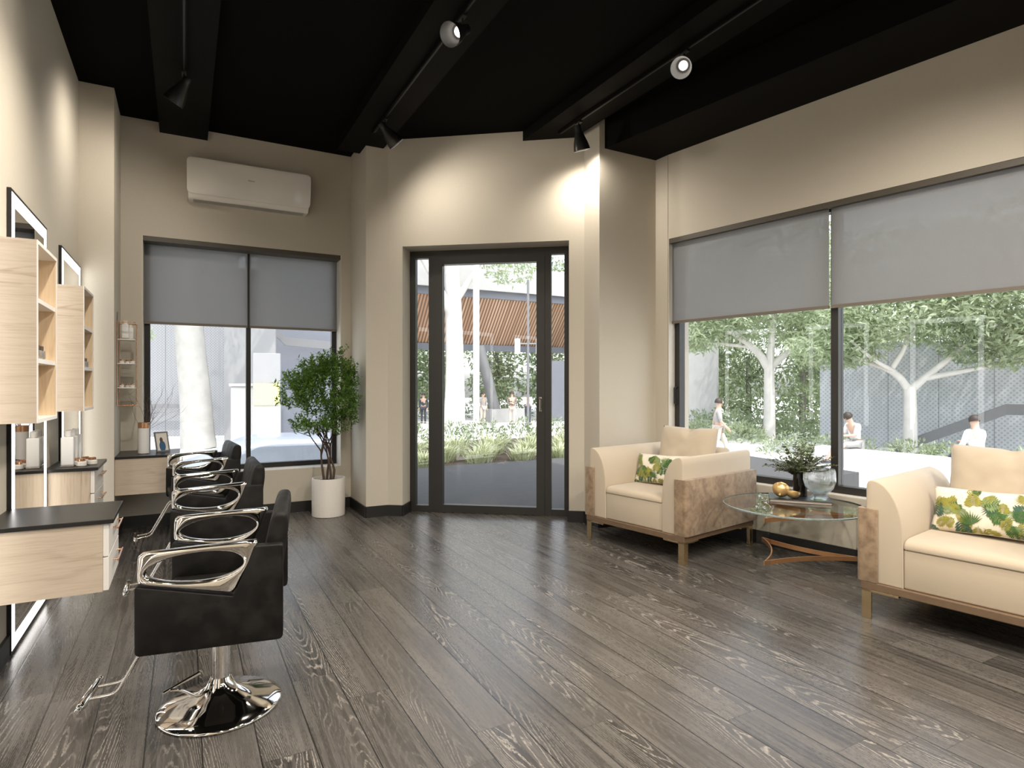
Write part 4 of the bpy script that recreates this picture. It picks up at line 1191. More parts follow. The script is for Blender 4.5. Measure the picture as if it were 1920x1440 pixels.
# ------------------------------------------------------------------ potted tree
random.seed(8)
PX, PY = 1.172, 5.690
e = thing('potted_tree', 'bushy green potted tree in a white cylinder planter by the left window', 'potted plant', (PX, PY, 0))
MB().lathe([(0, 0), (.143, 0), (.147, .004), (.150, .338), (.147, .345), (.136, .345), (.134, .30), (0, .30)], 64).build('planter', M['pot'], e, smooth=40)
MB().lathe([(0, .318), (.07, .322), (.134, .312), (.134, .301), (0, .301)], 40).build('soil', M['soil'], e, smooth=60)
wood = MB(); lv = MB()
tips = []
def branch(p, d, L, r, depth):
    n = 6; pts = [p.copy()]; q = p.copy(); dd = d.normalized(); rad = [r]
    for i in range(n):
        dd = (dd + Vector((random.gauss(0, .10), random.gauss(0, .10), random.gauss(.03, .06)))).normalized()
        q = q + dd * (L / n); pts.append(q.copy()); rad.append(r * (1 - .45 * (i + 1) / n))
    wood.tube(pts, r, 7, radii=rad)
    if depth == 0: tips.append((pts, dd)); return
    for k in range(3 if depth > 1 else 4):
        nd = dd + Vector((random.gauss(0, .42), random.gauss(0, .38), random.gauss(.12, .25)))
        branch(pts[-1 - (k % 2)].copy(), nd, L * random.uniform(.5, .85), r * .55, depth - 1)
for bx, by, dx, dy in ((-.04, -.01, -.20, -.02), (-.012, .012, -.04, .03), (.012, -.02, .08, -.05), (.04, .0, .20, -.02)):
    branch(Vector((bx, by, .31)), Vector((dx, dy, 1)), random.uniform(.27, .33), .0125, 2)
wood.build('stems', M['bark'], e, smooth=60)
# sprays of small pointed leaves fill an upright oval crown
cen = Vector((-.04, -.09, 1.06))
cnt = 0
def spray(p, d, n=9):
    q = p.copy(); dd = d.normalized()
    for i in range(n):
        dd = (dd + Vector((random.gauss(0, .15), random.gauss(0, .15), random.gauss(.04, .12)))).normalized()
        q = q + dd * .014
        for s in range(2):
            az = random.uniform(0, 2 * PI)
            if (PX + q.x > 1.385 and PY + q.y > 5.33) or PY + q.y > YB - .06: continue
            o_ = dd.orthogonal().normalized(); o_.rotate(Matrix.Rotation(az, 3, dd))
            lv.leaf(q, o_ + dd * random.uniform(.3, 1.1), Vector((random.gauss(0, .4), random.gauss(0, .4), 1)), random.uniform(.030, .046), random.uniform(.0055, .0085))
while cnt < 640:
    u = Vector((random.gauss(0, 1), random.gauss(0, 1), random.gauss(0, 1))).normalized() * random.uniform(.25, 1) ** .45
    p = cen + Vector((u.x * .38, u.y * .24, u.z * .34))
    if u.z < -.2 and abs(u.x) > .95 + .5 * u.z: continue
    bump = mnoise.noise(p * 5.0)
    if bump < -.22: continue
    # keep inside the corner
    if PY + p.y > YB - .07 or PX + p.x > 1.443 - .03 + (0.0): 
        if PY + p.y > YB - .07 or (PX + p.x > 1.40 and PY + p.y > 5.36): continue
    spray(p, Vector((u.x * .8, u.y * .6, .55 + u.z * .5)), random.randint(6, 11)); cnt += 1
for px_, pz_ in ((-.12, 1.42), (-.20, 1.36), (.09, 1.47), (.12, 1.38), (-.33, 1.2), (-.30, 0.80), (-.02, 1.40), (.06, 1.42), (-.16, 1.32), (.15, 1.32)):
    for k in range(4): spray(Vector((px_ + random.gauss(0, .015), -.10 + random.gauss(0, .03), pz_ - .05 + random.gauss(0, .02))), Vector((random.gauss(0, .2), random.gauss(0, .2), 1)), 8)
lv.build('foliage', M['leaf'], e)

# ------------------------------------------------------------------ outside
GZ = -0.9
structure(MB().prism([(-60, 6.27), (-60, 90), (90, 90), (90, -40), (4.9, -40), (4.25, 2.0), (4.1, 4.4), (3.5, 4.75), (1.9, 6.27)], GZ - .2, GZ).build('ground', M['pave_light']), 'pale sunlit paving outside')
TER = [(1.55, 6.30), dw(S_K, .29), dw(S_E, .29), (4.05, 4.55), (8.2, 5.0), (8.6, 8.35), (1.55, 8.35)]
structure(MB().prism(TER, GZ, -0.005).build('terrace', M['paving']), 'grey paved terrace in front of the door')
structure(MB().prism([(1.55, 8.35), (8.6, 8.35), (9.5, 12.2), (2.2, 12.2)], GZ, -0.03).build('planter_bed', M['soil']), 'raised planting bed beyond the terrace')

def grass_clump(loc, h, label, mat, seed, n=150, sp=.5):
    rnd = random.Random(seed); mb = MB()
    for k in range(n):
        a = rnd.uniform(0, 2 * PI); r0 = rnd.uniform(0, sp * .4)
        p = Vector((r0 * math.cos(a), r0 * math.sin(a), 0)); lean = rnd.uniform(.1, .9)
        d = Vector((math.cos(a) * lean, math.sin(a) * lean, 1)).normalized(); L_ = h * rnd.uniform(.7, 1.1)
        m1 = p + d * L_ * .6; tip = m1 + (d + Vector((math.cos(a) * .5, math.sin(a) * .5, -.5))).normalized() * L_ * .45
        s = Vector((-math.sin(a), math.cos(a), 0)) * .010
        bm = mb.bm
        v = [bm.verts.new(q) for q in (p - s, p + s, m1 + s, m1 - s, tip)]
        bm.faces.new(v[:4]); bm.faces.new((v[3], v[2], v[4]))
    o = mb.build('ornamental_grass', mat, None, loc=loc)
    return tag(o, label, 'grass', 'grass clumps outside the door')
def shrub(name, loc, rx, ry, rz, n, leaf, mat, seed, label, cat, group=None, w=.35):
    rnd = random.Random(seed); mb = MB()
    for k in range(n):
        u = Vector((rnd.gauss(0, 1), rnd.gauss(0, 1), abs(rnd.gauss(0, 1)))).normalized() * rnd.uniform(.3, 1) ** .4
        p = Vector((u.x * rx, u.y * ry, u.z * rz))
        p *= 1 + .22 * mnoise.noise(p * 2.0 / max(rx, .3) + Vector((seed, 0, 0)))
        d = u + Vector((rnd.gauss(0, .6), rnd.gauss(0, .6), rnd.gauss(.2, .6)))
        mb.leaf(p, d, Vector((rnd.gauss(0, 1), rnd.gauss(0, 1), 1)), leaf * rnd.uniform(.7, 1.2), leaf * w * .5)
    return tag(mb.build(name, mat, None, loc=loc), label, cat, group)
k = 0
rnd = random.Random(2)
for row, (yy, h) in enumerate(((8.62, .30), (9.05, .38), (9.6, .46))):
    for i in range(8):
        x = 2.45 + i * .80 + (row % 2) * .4 + rnd.uniform(-.1, .1)
        grass_clump((x, yy + rnd.uniform(-.08, .08), -.03), h, 'clump of pale ornamental grass in the sunny bed outside the door', M['grass'], 100 + k, 130, .55); k += 1
for i in range(9):
    shrub('flowering_shrub', (2.9 + i * .80, 10.6 + .25 * (i % 2), -.03), .55, .5, .52, 420, .10, M['shrub'], 60 + i, 'pale flowering shrub at the back of the bed outside the door', 'shrub', 'pale shrubs outside the door')

# --- trees
def tree(name, loc, segs, blobs, label, leaf=.16, n=900, mat_b='tree_bark', mat_l='tree_leaf', seed=0, group='street trees outside'):
    """segs: list of (points, radius start, radius end); blobs: (centre, radii, share)"""
    e = thing(name, label, 'tree', loc, 0, group)
    mb = MB()
    for pts, r0, r1 in segs:
        pp = bez(pts, 14); m = len(pp)
        mb.tube(pp, r0, 10, radii=[r0 + (r1 - r0) * (i / (m - 1)) for i in range(m)])
    mb.build('trunk', M[mat_b], e, smooth=60)
    rnd = random.Random(seed); lv = MB()
    for c, r, sh in blobs:
        c = Vector(c)
        for k in range(int(n * sh)):
            u = Vector((rnd.gauss(0, 1), rnd.gauss(0, 1), rnd.gauss(0, 1))).normalized() * rnd.uniform(.1, 1) ** .5
            p = c + Vector((u.x * r[0], u.y * r[1], u.z * r[2]))
            if mnoise.noise(p * (1.6 / max(r)) * 2.2 + Vector((seed, 1, 2))) < -.18: continue
            for j in range(2):
                d = Vector((rnd.gauss(0, 1), rnd.gauss(0, 1), rnd.gauss(-.3, .7)))
                lv.leaf(p + Vector((rnd.gauss(0, .04), rnd.gauss(0, .04), 0)), d, Vector((rnd.gauss(0, 1), rnd.gauss(0, 1), 1)), leaf * rnd.uniform(.7, 1.3), leaf * .17)
    lv.build('crown', M[mat_l], e)
    return e
tree('street_tree', (19.40, 15.28, GZ),
     [([(0, 0, 0), (.02, 0, 1.3), (0, 0, 2.85)], .23, .18), ([(0, 0, 2.7), (-.35, .3, 3.4), (-1.3, .9, 4.3), (-2.0, 1.4, 4.9)], .17, .07), ([(0, 0, 2.75), (.12, 0, 3.6), (.25, -.1, 5.2)], .18, .08),
      ([(.05, 0, 2.75), (.6, -.5, 3.4), (1.4, -1.2, 3.9), (2.3, -1.9, 4.2)], .14, .05), ([(-.5, .4, 3.55), (-1.5, 1.2, 3.7), (-2.4, 1.9, 3.9)], .08, .03)],
     [((0, 0, 5.2), (3.2, 3.0, 1.6), 1.0), ((-2.0, 1.6, 4.3), (1.6, 1.6, 1.0), .35), ((1.8, -1.6, 4.0), (1.7, 1.7, .9), .4), ((0, 0, 7.0), (3, 3, 1.6), .6)],
     'pale trunked tree seen through the far pane of the right window', .24, 4600, seed=1)
tree('street_tree', (18.55, 9.81, GZ),
     [([(0, 0, 0), (.02, 0, 1.1), (0, 0, 2.05)], .19, .155), ([(-.02, 0, 1.95), (-.28, .35, 2.5), (-.9, 1.2, 2.95), (-1.6, 2.0, 3.2)], .115, .04), ([(.03, 0, 1.95), (.3, -.35, 2.4), (.75, -1.0, 3.2), (1.0, -1.4, 4.2)], .12, .05),
      ([(.25, -.3, 2.3), (.9, -1.2, 2.55), (1.8, -2.3, 2.9)], .09, .04), ([(-.3, .4, 2.5), (-.1, .1, 3.2), (0, 0, 4.0)], .09, .04), ([(-.25, .3, 2.5), (-.9, .6, 2.9), (-1.6, 1.0, 3.6)], .07, .03)],
     [((0, 0, 4.3), (2.7, 2.7, 1.1), .9), ((-1.2, 1.5, 3.3), (1.4, 1.4, .75), .4), ((1.2, -1.8, 3.35), (1.5, 1.6, .8), .45), ((0, 0, 5.6), (2.8, 2.8, 1.2), .6)],
     'pale forked tree in front of the perforated fence', .21, 4600, seed=2)
tree('street_tree', (19.4, 6.6, GZ), [([(0, 0, 0), (0, 0, 1.6), (.1, -.1, 3.2)], .22, .16), ([(0, 0, 2.6), (-.4, .6, 3.2), (-1, 1.4, 3.9)], .1, .04)],
     [((0, 0, 4.3), (2.6, 2.6, 1.3), .9), ((-.3, -.8, 3.5), (1.7, 1.8, .8), .4), ((0, 0, 6), (2.8, 2.8, 1.2), .5)], 'pale tree behind the person in white at the right picture edge', .21, 4200, seed=3)
# darker grove behind the far pane
for i, (x, y, h) in enumerate(((22.6, 21.5, 5.0), (23.4, 19.6, 4.6), (24.3, 17.4, 5.2), (25.5, 16.2, 4.4), (21.6, 24.5, 5.4), (26.8, 14.6, 5.0))):
    tree('grove_tree', (x, y, GZ), [([(0, 0, 0), (.05, 0, h * .35), (0, 0, h * .75)], .16, .10), ([(0, 0, h * .45), (.5, -.4, h * .65), (.9, -.7, h * .8)], .07, .03)],
         [((0, 0, h * .9), (1.45, 1.45, 1.7), .6), ((.3, -.2, h * .6), (1.2, 1.2, .9), .3)], 'darker slim tree in the grove behind the pale trees', .24, 1500, 'dark_bark', 'far_leaf', 10 + i, 'grove trees in the distance')
GH = 'hedge bushes under the grove'
for i, (x, y) in enumerate(((22.3, 20.2), (23.2, 18.6), (24.2, 17.0), (21.4, 22.3), (25.2, 15.3))):
    shrub('hedge_bush', (x, y, GZ), 1.25, 1.25, 2.3, 900, .26, M['far_leaf'], 260 + i, 'tall dense hedge bush between the grove trunks', 'bush', 'tall hedge among the grove')
for i, (x, y) in enumerate(((18.9, 18.2), (19.6, 17.2), (20.3, 16.3), (20.9, 15.3), (21.4, 14.4), (18.1, 15.6), (17.6, 17.0))):
    shrub('hedge_bush', (x, y, GZ), 1.0, 1.0, 1.05 if i < 5 else .7, 520, .20, M['tree_leaf'] if i % 2 else M['shrub'], 200 + i, 'rounded bush in the planting below the grove', 'bush', GH)
for i, (x, y) in enumerate(((15.9, 12.0), (16.4, 11.1), (17.0, 10.6), (17.4, 9.2), (17.2, 8.3), (16.6, 7.4), (16.9, 6.4))):
    shrub('low_bush', (x, y, GZ), .8, .7, .62, 380, .15, M['shrub'], 230 + i, 'low silvery bush behind the white bench wall', 'bush', 'low bushes by the bench wall')

for i, (x, y) in enumerate(((27.0, 25.0), (30.5, 20.5), (34.0, 16.0), (24.0, 29.8), (37.0, 11.0), (39.5, 6.0), (41.0, .5))):
    tree('background_tree', (x, y, GZ), [([(0, 0, 0), (.1, 0, 2), (0, 0, 5)], .22, .12)], [((0, 0, 6.8), (2.5, 2.5, 3.6), .8), ((0, 0, 2.2), (2.3, 2.3, 2.2), .7)], 'dense green tree far behind the grove and the perforated fence', .42, 1800, 'dark_bark', 'far_leaf', 70 + i, 'trees far behind the fence')
# --- perforated fence, ramp wall, bench wall, grey building on the right
def wall_thing(name, a, b, z0, z1, th, mat, label, cat, z1b=None):
    a = Vector(a); b = Vector(b); L_ = (b - a).length; ang = math.atan2(b.y - a.y, b.x - a.x)
    mb = MB()
    mb.prism([(0, z0), (L_, z0), (L_, z1 if z1b is None else z1b), (0, z1)], -th / 2, th / 2, plane='xz')
    return tag(mb.build(name, mat, None, loc=(a.x, a.y, 0), rot=(0, 0, ang)), label, cat)
wall_thing('metal_fence', (20.0, 13.6), (22.9, 6.0), GZ, 2.6, .12, M['perf'], 'tall perforated grey metal fence behind the forked tree', 'fence')
mb = MB()
pA, pB, pC = Vector((18.6, 10.4)), Vector((20.1, 8.1)), Vector((21.2, 5.6))
e = thing('ramp_wall', 'dark grey ramp wall rising to the right along the fence', 'ramp', (18.6, 10.4, 0))
for a, b, za, zb in ((pA, pB, GZ + .02, .42), (pB, pC, .42, .42)):
    L_ = (b - a).length; ang = math.atan2(b.y - a.y, b.x - a.x)
    m = Matrix.Translation((a.x - 18.6, a.y - 10.4, 0)) @ Matrix.Rotation(ang, 4, 'Z')
    mb.prism([(0, za - .05), (L_, zb - .05), (L_, zb + .25), (0, za + .25)], -.05, .05, plane='xz', mat=m)
mb.build('wall_slab', M['dark_metal'], e)
mb = MB(); pts = [(14.75, 10.2), (14.62, 9.2), (14.66, 8.0), (14.78, 6.8), (15.0, 5.0), (15.3, 3.2)]
ring = bez([(x, y, 0) for x, y in pts], 30)
poly = [(p.x, p.y) for p in ring] + [(p.x + .55, p.y + .1) for p in reversed(ring)]
mb.prism(poly, GZ, -.43)
tag(mb.build('bench_wall', M['white_concrete']), 'low curved white bench wall outside the right window', 'bench')
wall_thing('grey_building', (18.5, 24.5), (21.4, 19.6), GZ, 6.0, .4, M['concrete'], 'plain pale building wall at the far left of the right window', 'building')

# --- outside the door: big tree, poles, canopy building
tree('street_tree', (11.85, 27.7, GZ), [([(0, 0, 0), (-.03, 0, .35), (.02, 0, 1.5), (.0, 0, 4.0), (-.15, 0, 8.5)], .62, .38), ([(-.02, 0, 5.2), (-.8, -.3, 6.6), (-2.2, -.8, 8.4)], .24, .12), ([(0, 0, 6.2), (.7, -.3, 7.4), (1.6, -.6, 9)], .2, .1)],
     [((0, -1.6, 9.2), (3.0, 2.4, 1.4), .5), ((2.3, -1.6, 8.0), (1.6, 1.4, 1.0), .25)], 'thick white trunked tree straight outside the glass door', .26, 1500, seed=21)
e = thing('white_pole', 'tall white pole beside the thick trunk outside the door', 'pole', (11.95, 25.38, GZ))
MB().cyl(0, 0, 0, 9.5, .15, 24).build('shaft', M['white_concrete'], e, smooth=40)
MB().cyl(0, 0, 0, .25, .24, 24).build('foot', M['white_concrete'], e, smooth=40)
e = thing('street_lamp', 'slim grey street lamp with twin lanterns outside the door', 'street lamp', (12.06, 20.76, GZ))
MB().cyl(0, 0, 0, 6.3, .05, 16).build('post', M['dark_metal'], e, smooth=40)
mb = MB(); dL = Vector((.88, -.48, 0)); mb.tube([tuple(dL * -.42 + Vector((0, 0, 3.75))), tuple(dL * .42 + Vector((0, 0, 3.75)))], .03, 8); mb.build('cross_arm', M['dark_metal'], e)
for s in (-1, 1):
    p = dL * .42 * s; MB().cyl(p.x, p.y, 3.35, 3.95, .11, 18).build('lantern', M['white_concrete'], e, smooth=40)
e = thing('canopy_building', 'pavilion with white roof edge and timber batten soffit outside the door', 'building', (8.3, 29.65, 0), -0.018)
MB().box(-5, 18, -.25, .9, 6.35, 7.75).build('roof_edge', M['concrete'], e)
MB().box(-5, 18, -.05, .9, 5.95, 6.35).build('gutter_band', M['blue_grey'], e)
mb = MB(); mb.prism([(.1, 5.95), (2.2, 3.55), (2.3, 3.65), (.3, 6.1)], -5, 18, plane='yz'); mb.build('batten_soffit', M['battens'], e)
MB().box(-5, 18, 2.1, 2.35, 3.2, 3.55).build('lower_beam', M['blue_grey'], e)
MB().box(-5, 18, 2.36, 5.0, 3.55, 7.8).build('upper_wall', M['render'], e)
e = thing('slanted_column', 'leaning dark steel column under the timber canopy', 'column', (15.6, 30.2, GZ))
MB().tube([(0, 0, 0), (-.9, .6, 4.3)], .30, 20).build('shaft', M['dark_metal'], e, smooth=40)
MB().box(-.6, 1.6, -.4, .4, 0, .75).build('plinth', M['concrete'], e)
wall_thing('grey_kiosk', (18.3, 30.2), (20.3, 29.1), GZ, 2.6, 1.2, M['blue_grey'], 'grey kiosk wall behind the standing people outside the door', 'kiosk')
for i, (x, y, s, lab) in enumerate(((11.5, 40, 1, ''), (16, 41, 1, ''), (20.5, 40, 1, ''), (25, 39.5, 1, ''), (29.3, 38, 1, ''), (32.5, 34.5, 1, ''))):
    tree('background_tree', (x, y, GZ), [([(0, 0, 0), (.1, 0, 2), (0, 0, 5)], .25, .12)], [((0, 0, 9.2), (2.4, 2.2, 3.2), .7), ((0, 0, 4.8), (2.4, 2.2, 2.4), .5), ((0, 0, 2.0), (2.3, 2.2, 2.0), .5)], 'light green tree massed behind the timber canopy', .42, 2300, 'dark_bark', 'far_leaf', 40 + i, 'trees behind the canopy')
for i in range(7):
    shrub('hedge_bush', (10.2 + i * 1.5, 36.6 - i * .35, GZ), 1.0, .9, 1.0, 380, .22, M['far_leaf'], 300 + i, 'dark rounded hedge bush behind the people outside the door', 'bush', 'hedge beyond the people')

# --- outside the left window
tree('street_tree', (0.33, 22.6, GZ), [([(.1, 0, 0), (.06, 0, .6), (0, 0, 1.8), (-.18, 0, 4.0), (-.22, 0, 6.6)], .56, .40), ([(-.15, 0, 5.0), (.7, 0, 6.1), (1.9, .2, 7.3), (2.6, .3, 8.2)], .27, .16), ([(-.2, 0, 6.0), (-.8, 0, 7.0), (-1.4, .2, 8.2)], .24, .12), ([(-.22, 0, 6.4), (-.15, 0, 8), (0, 0, 9)], .32, .2)],
     [((-1.9, -.3, 3.9), (.75, .8, .7), .10), ((0, 0, 9.3), (3.2, 2.6, 1.2), .4)], 'thick white forked tree outside the left window', .22, 1600, 'grey_white_bark', seed=31)
wall_thing('metal_fence', (-4.0, 29.2), (2.0, 27.6), GZ, 8.0, .15, M['perf_light'], 'pale perforated metal screen behind the thick tree', 'fence')
wall_thing('metal_fence', (-4.0, 28.7), (1.0, 27.4), .28, .44, .10, M['dark_metal'], 'dark horizontal rail across the pale screen', 'rail')
wall_thing('white_shopfront', (1.35, 25.0), (3.1, 24.6), GZ, 5.6, .3, M['soft_concrete'], 'pale concrete shopfront beside the thick tree', 'building')
e = thing('white_cabinet', 'tall white street cabinet between tree and mullion outside the left window', 'cabinet', (1.95, 22.2, GZ), R(-10))
MB().box(-.55, .55, -.3, .3, 0, 2.05, .03).build('body', M['concrete'], e)
MB().box(-.02, .02, -.31, -.295, .1, 2.0).build('door_gap', M['dark_metal'], e)
MB().box(-.6, .6, -.35, .35, 2.05, 2.15, .02).build('cap', M['concrete'], e)
wall_thing('blue_grey_wall', (2.9, 27.6), (8.2, 26.6), GZ, 8.0, .3, M['blue_grey'], 'tall blue grey wall behind the potted tree', 'building')
e = thing('stair_rail', 'dark stair rail crossing the blue grey wall', 'rail', (2.7, 26.5, 0))
mb = MB()
mb.prism([(0, 4.2), (1.0, 3.2), (1.0, 2.85), (0, 3.85)], -.05, .05, plane='xz'); mb.prism([(1.0, 3.2), (4.8, 2.95), (4.8, 2.6), (1.0, 2.85)], -.05, .05, plane='xz'); mb.build('band', M['dark_metal'], e)
e = thing('yellow_sign_box', 'grey kiosk with a yellow panel right of the mullion', 'kiosk', (2.42, 21.4, GZ), R(-10))
MB().box(-.42, .42, -.2, .2, 1.95, 3.15, .02).build('upper_box', M['soft_concrete'], e)
MB().box(-.40, .40, -.24, -.2, 1.45, 2.15).build('yellow_panel', M['yellow'], e)
MB().box(-.42, .42, -.2, .2, 0, 1.45).build('lower_box', M['concrete'], e)

def car(loc, rz, label):
    e = thing('parked_car', label, 'car', loc, rz)
    side = rounded_poly([(-2.1, .22), (2.1, .22), (2.15, .55), (1.95, .80), (1.25, .88), (.55, 1.28), (-.85, 1.30), (-1.6, .95), (-2.1, .86), (-2.18, .5)], [.1, .1, .12, .15, .2, .3, .3, .2, .1, .1], 5)
    MB().prism(side, -.82, .82, plane='xz', bev=.10, seg=4).build('body', M['car'], e, smooth=50)
    win = rounded_poly([(1.08, .90), (.48, 1.20), (-.80, 1.215), (-1.35, .93)], [.03, .08, .08, .05], 4)
    MB().prism(win, -.825, .825, plane='xz').build('side_windows', M['car_glass'], e)
    for x in (-1.3, 1.3):
        for y in (-.80, .80):
            m = Matrix.Translation((x, y, .31)) @ Matrix.Rotation(R(90), 4, 'X')
            wh = MB().lathe([(0, -.10), (.26, -.10), (.31, -.07), (.31, .07), (.26, .10), (0, .10)], 28, m).build('wheel', M['tyre'], e, smooth=40)
            MB().lathe([(0, -.105), (.18, -.103), (.18, .103), (0, .105)], 24, m).build('hubcap', M['steel'], wh, smooth=40)
    return e
car((1.75, 10.1, GZ), R(-1), 'silver blue car close outside the left window')

# ------------------------------------------------------------------ people outside
def skin_mesh(name, verts, edges, radii, mat, parent, sub=1, root=0):
    me = bpy.data.meshes.new(name)
    me.from_pydata([tuple(v) for v in verts], edges, [])
    o = bpy.data.objects.new(name, me); COL.objects.link(o)
    sk = o.modifiers.new('skin', 'SKIN')
    o.modifiers.new('sub', 'SUBSURF').levels = sub
    o.modifiers['sub'].render_levels = sub
    for i, r_ in enumerate(radii):
        d = me.skin_vertices[0].data[i]
        d.radius = (r_, r_) if not isinstance(r_, tuple) else r_
        d.use_root = (i == root)
    dg = bpy.context.evaluated_depsgraph_get()
    m2 = bpy.data.meshes.new_from_object(o.evaluated_get(dg)); m2.name = name
    bpy.data.objects.remove(o); bpy.data.meshes.remove(me)
    m2.materials.clear(); m2.materials.append(mat)
    m2.polygons.foreach_set('use_smooth', [True] * len(m2.polygons))
    ob = bpy.data.objects.new(name, m2); COL.objects.link(ob); ob.parent = parent
    return ob
def person(loc, rz, label, J, shirt, trousers, group=None, sleeve=2, shorts=False, hat=None, s=1.0):
    """J: joints (metres, x right, -y front, z up)"""
    e = thing('person', label, 'person', loc, rz, group)
    e.scale = (s, s, s)
    V = {k: Vector(v) for k, v in J.items()}
    names = ['pelvis', 'waist', 'chest', 'neck', 'head', 'lsh', 'lel', 'lwr', 'rsh', 'rel', 'rwr', 'lhip', 'lkn', 'lan', 'lto', 'rhip', 'rkn', 'ran', 'rto']
    hd = V['head']
    top = hd + (hd - V['neck']).normalized() * .13
    pts = [V[n] for n in names] + [top]
    ix = {n: i for i, n in enumerate(names)}
    E = [('pelvis', 'waist'), ('waist', 'chest'), ('chest', 'neck'), ('neck', 'head'), ('chest', 'lsh'), ('lsh', 'lel'), ('lel', 'lwr'), ('chest', 'rsh'), ('rsh', 'rel'), ('rel', 'rwr'), ('pelvis', 'lhip'), ('lhip', 'lkn'), ('lkn', 'lan'), ('lan', 'lto'), ('pelvis', 'rhip'), ('rhip', 'rkn'), ('rkn', 'ran'), ('ran', 'rto')]
    rad = dict(pelvis=(.145, .11), waist=(.13, .10), chest=(.155, .11), neck=.055, head=.095, lsh=.062, lel=.042, lwr=.030, rsh=.062, rel=.042, rwr=.030, lhip=.088, lkn=.058, lan=.042, lto=.038, rhip=.088, rkn=.058, ran=.042, rto=.038)
    edges = [(ix[a], ix[b]) for a, b in E] + [(ix['head'], len(pts) - 1)]
    radii = [rad[n] for n in names] + [.07]
    # hands: palm and five fingers on each wrist
    for w_, el in (('lwr', 'lel'), ('rwr', 'rel')):
        d = (V[w_] - V[el]).normalized(); sd = d.orthogonal().normalized(); base_i = ix[w_]
        pts.append(V[w_] + d * .07); palm = len(pts) - 1; radii.append(.032); edges.append((base_i, palm))
        for k in range(4):
            pts.append(V[w_] + d * (.145 + .02 * (1.5 - abs(k - 1.5))) + sd * (.018 * (k - 1.5))); radii.append(.009); edges.append((palm, len(pts) - 1))
        pts.append(V[w_] + d * .075 + sd * .055); radii.append(.010); edges.append((base_i, len(pts) - 1))
    body = skin_mesh('body', pts, edges, radii, M['skin'], e)
    # face: nose and eyes on the front of the head
    fwd = Vector(J.get('face', (0, -1, 0))).normalized()
    upv = (top - V['neck']).normalized(); sdv = fwd.cross(upv)
    mb = MB()
    for q, r_ in ((hd + fwd * .098 + upv * .02, .018), (hd + fwd * .088 + upv * .05 + sdv * .033, .011), (hd + fwd * .088 + upv * .05 - sdv * .033, .011), (hd + fwd * .090 - upv * .035, .014)):
        mb.lathe([(0, -r_), (r_ * .7, -r_ * .7), (r_, 0), (r_ * .7, r_ * .7), (0, r_)], 8, Matrix.Translation(q))
    mb.build('face_features', M['skin'], body, smooth=60)
    def sub(nm, extra, mat, ed, root=0):
        ii = []
        for a, b in ed:
            for q in (a, b):
                if q not in ii: ii.append(q)
        vv = [V[q] if isinstance(q, str) and q in V else q for q in ii]
        skin_mesh(nm, vv, [(ii.index(a), ii.index(b)) for a, b in ed], [tuple(c + extra for c in rad[q]) if isinstance(rad[q], tuple) else rad[q] + extra for q in ii], mat, e)
    se = [('pelvis', 'waist'), ('waist', 'chest'), ('chest', 'lsh'), ('lsh', 'lel'), ('chest', 'rsh'), ('rsh', 'rel')]
    if sleeve == 2: se += [('lel', 'lwr'), ('rel', 'rwr')]
    sub('shirt', .016, M[shirt], se)
    te = [('pelvis', 'lhip'), ('lhip', 'lkn'), ('pelvis', 'rhip'), ('rhip', 'rkn')]
    if not shorts: te += [('lkn', 'lan'), ('rkn', 'ran')]
    sub('trousers', .020, M[trousers], te)
    hq = upv.to_track_quat('Z', 'Y').to_matrix().to_4x4()
    prof = [(.112 * math.sin(a), .112 * math.cos(a) * 1.05) for a in [PI * .60 * i / 10 for i in range(11)]]
    MB().lathe(prof, 20, Matrix.Translation(hd + upv * .058 - fwd * .018) @ hq).build('hair', M['hair'], e, smooth=60)
    for a, b in (('lan', 'lto'), ('ran', 'rto')):
        mb = MB(); d = (V[b] - V[a]); mb.tube([tuple(V[a] - d * .25 + Vector((0, 0, -.03))), tuple(V[a] + d * .5 + Vector((0, 0, -.02))), tuple(V[b] + d * .15 + Vector((0, 0, -.01)))], .05, 10, radii=[.042, .05, .038]); mb.build('shoe', M['cloth_dark'], e, smooth=60)
    return e
STAND = dict(pelvis=(0, 0, .95), waist=(0, 0, 1.10), chest=(0, 0, 1.32), neck=(0, -.01, 1.48), head=(0, -.02, 1.60), lsh=(.19, 0, 1.40), lel=(.24, .02, 1.12), lwr=(.24, -.05, .88), rsh=(-.19, 0, 1.40), rel=(-.24, .02, 1.12), rwr=(-.24, -.05, .88),
             lhip=(.09, 0, .90), lkn=(.10, -.01, .50), lan=(.10, .02, .08), lto=(.11, -.12, .04), rhip=(-.09, 0, .90), rkn=(-.10, -.01, .50), ran=(-.10, .02, .08), rto=(-.11, -.12, .04))
def pose(**k): d = dict(STAND); d.update(k); return d
PHONE = pose(rel=(-.26, -.02, 1.14), rwr=(-.12, -.22, 1.50))
FOLD = pose(lel=(.25, -.04, 1.14), lwr=(.02, -.22, 1.16), rel=(-.25, -.04, 1.14), rwr=(-.02, -.20, 1.12))
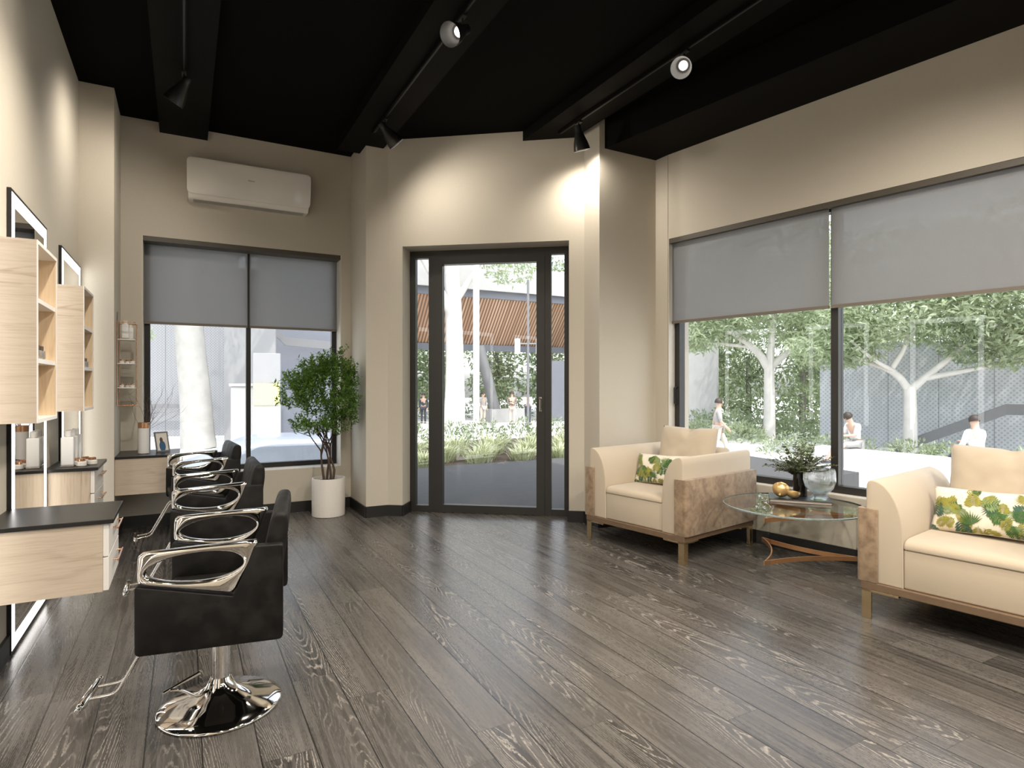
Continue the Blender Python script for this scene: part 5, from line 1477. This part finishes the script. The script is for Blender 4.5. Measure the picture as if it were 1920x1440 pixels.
WALK = pose(lkn=(.09, -.20, .50), lan=(.09, -.28, .10), lto=(.09, -.42, .06), rkn=(-.09, .05, .50), ran=(-.09, .30, .16), rto=(-.09, .22, .04), lel=(.24, .10, 1.12), lwr=(.22, .12, .88), rel=(-.24, -.05, 1.12), rwr=(-.22, -.22, .92))
yw = R(-28)
person((13.96, 28.84, GZ), yw + R(40), 'person in grey jacket and beige trousers raising a hand to the face', PHONE, 'cloth_grey', 'cloth_beige')
person((15.33, 28.09, GZ), yw, 'person in brown jacket standing left of the one in white', FOLD, 'cloth_brown', 'cloth_beige')
person((15.56 + .55, 27.75, GZ), yw - R(10), 'person in a white shirt and dark trousers standing by the lamp post', FOLD, 'cloth_white', 'cloth_dark')
person((11.54, 31.3, GZ), yw, 'person in dark sports clothes seen through the left sidelight', STAND, 'cloth_dark', 'cloth_dark', s=.95)
person((11.15, 32.3, GZ), yw + R(20), 'second person in dark clothes at the very edge of the left sidelight', STAND, 'cloth_dark', 'cloth_grey', s=.95)
person((13.27, 12.13, GZ), yw + R(75), 'person in grey T-shirt walking past behind the whole armchair', WALK, 'cloth_grey', 'cloth_beige', sleeve=1, s=.98)
SIT = dict(pelvis=(0, 0, .55), waist=(0, -.02, .70), chest=(0, -.08, .92), neck=(0, -.14, 1.07), head=(0, -.21, 1.17), lsh=(.18, -.08, 1.0), lel=(.22, -.18, .75), lwr=(.08, -.40, .74), rsh=(-.18, -.08, 1.0), rel=(-.22, -.18, .75), rwr=(-.08, -.40, .76),
           lhip=(.10, -.03, .53), lkn=(.13, -.47, .50), lan=(.13, -.80, .14), lto=(.13, -.94, .10), rhip=(-.10, -.03, .53), rkn=(-.13, -.47, .52), ran=(-.13, -.72, .10), rto=(-.13, -.86, .06), face=(0, -.85, -.5))
person((15.20, 9.36, GZ + .07), yw - R(80), 'person in pale shirt and shorts sitting on the bench looking down', SIT, 'cloth_white', 'cloth_grey', sleeve=1, shorts=True)
SIT2 = dict(SIT); SIT2.update(chest=(0, -.03, .93), neck=(0, -.06, 1.09), head=(0, -.09, 1.21), lel=(.32, -.02, .78), lwr=(.36, -.16, .58), face=(0, -1, -.2))
person((15.16, 6.62, GZ + .07), yw + R(185), 'person in white shirt sitting with their back to the window', SIT2, 'cloth_white', 'cloth_dark')
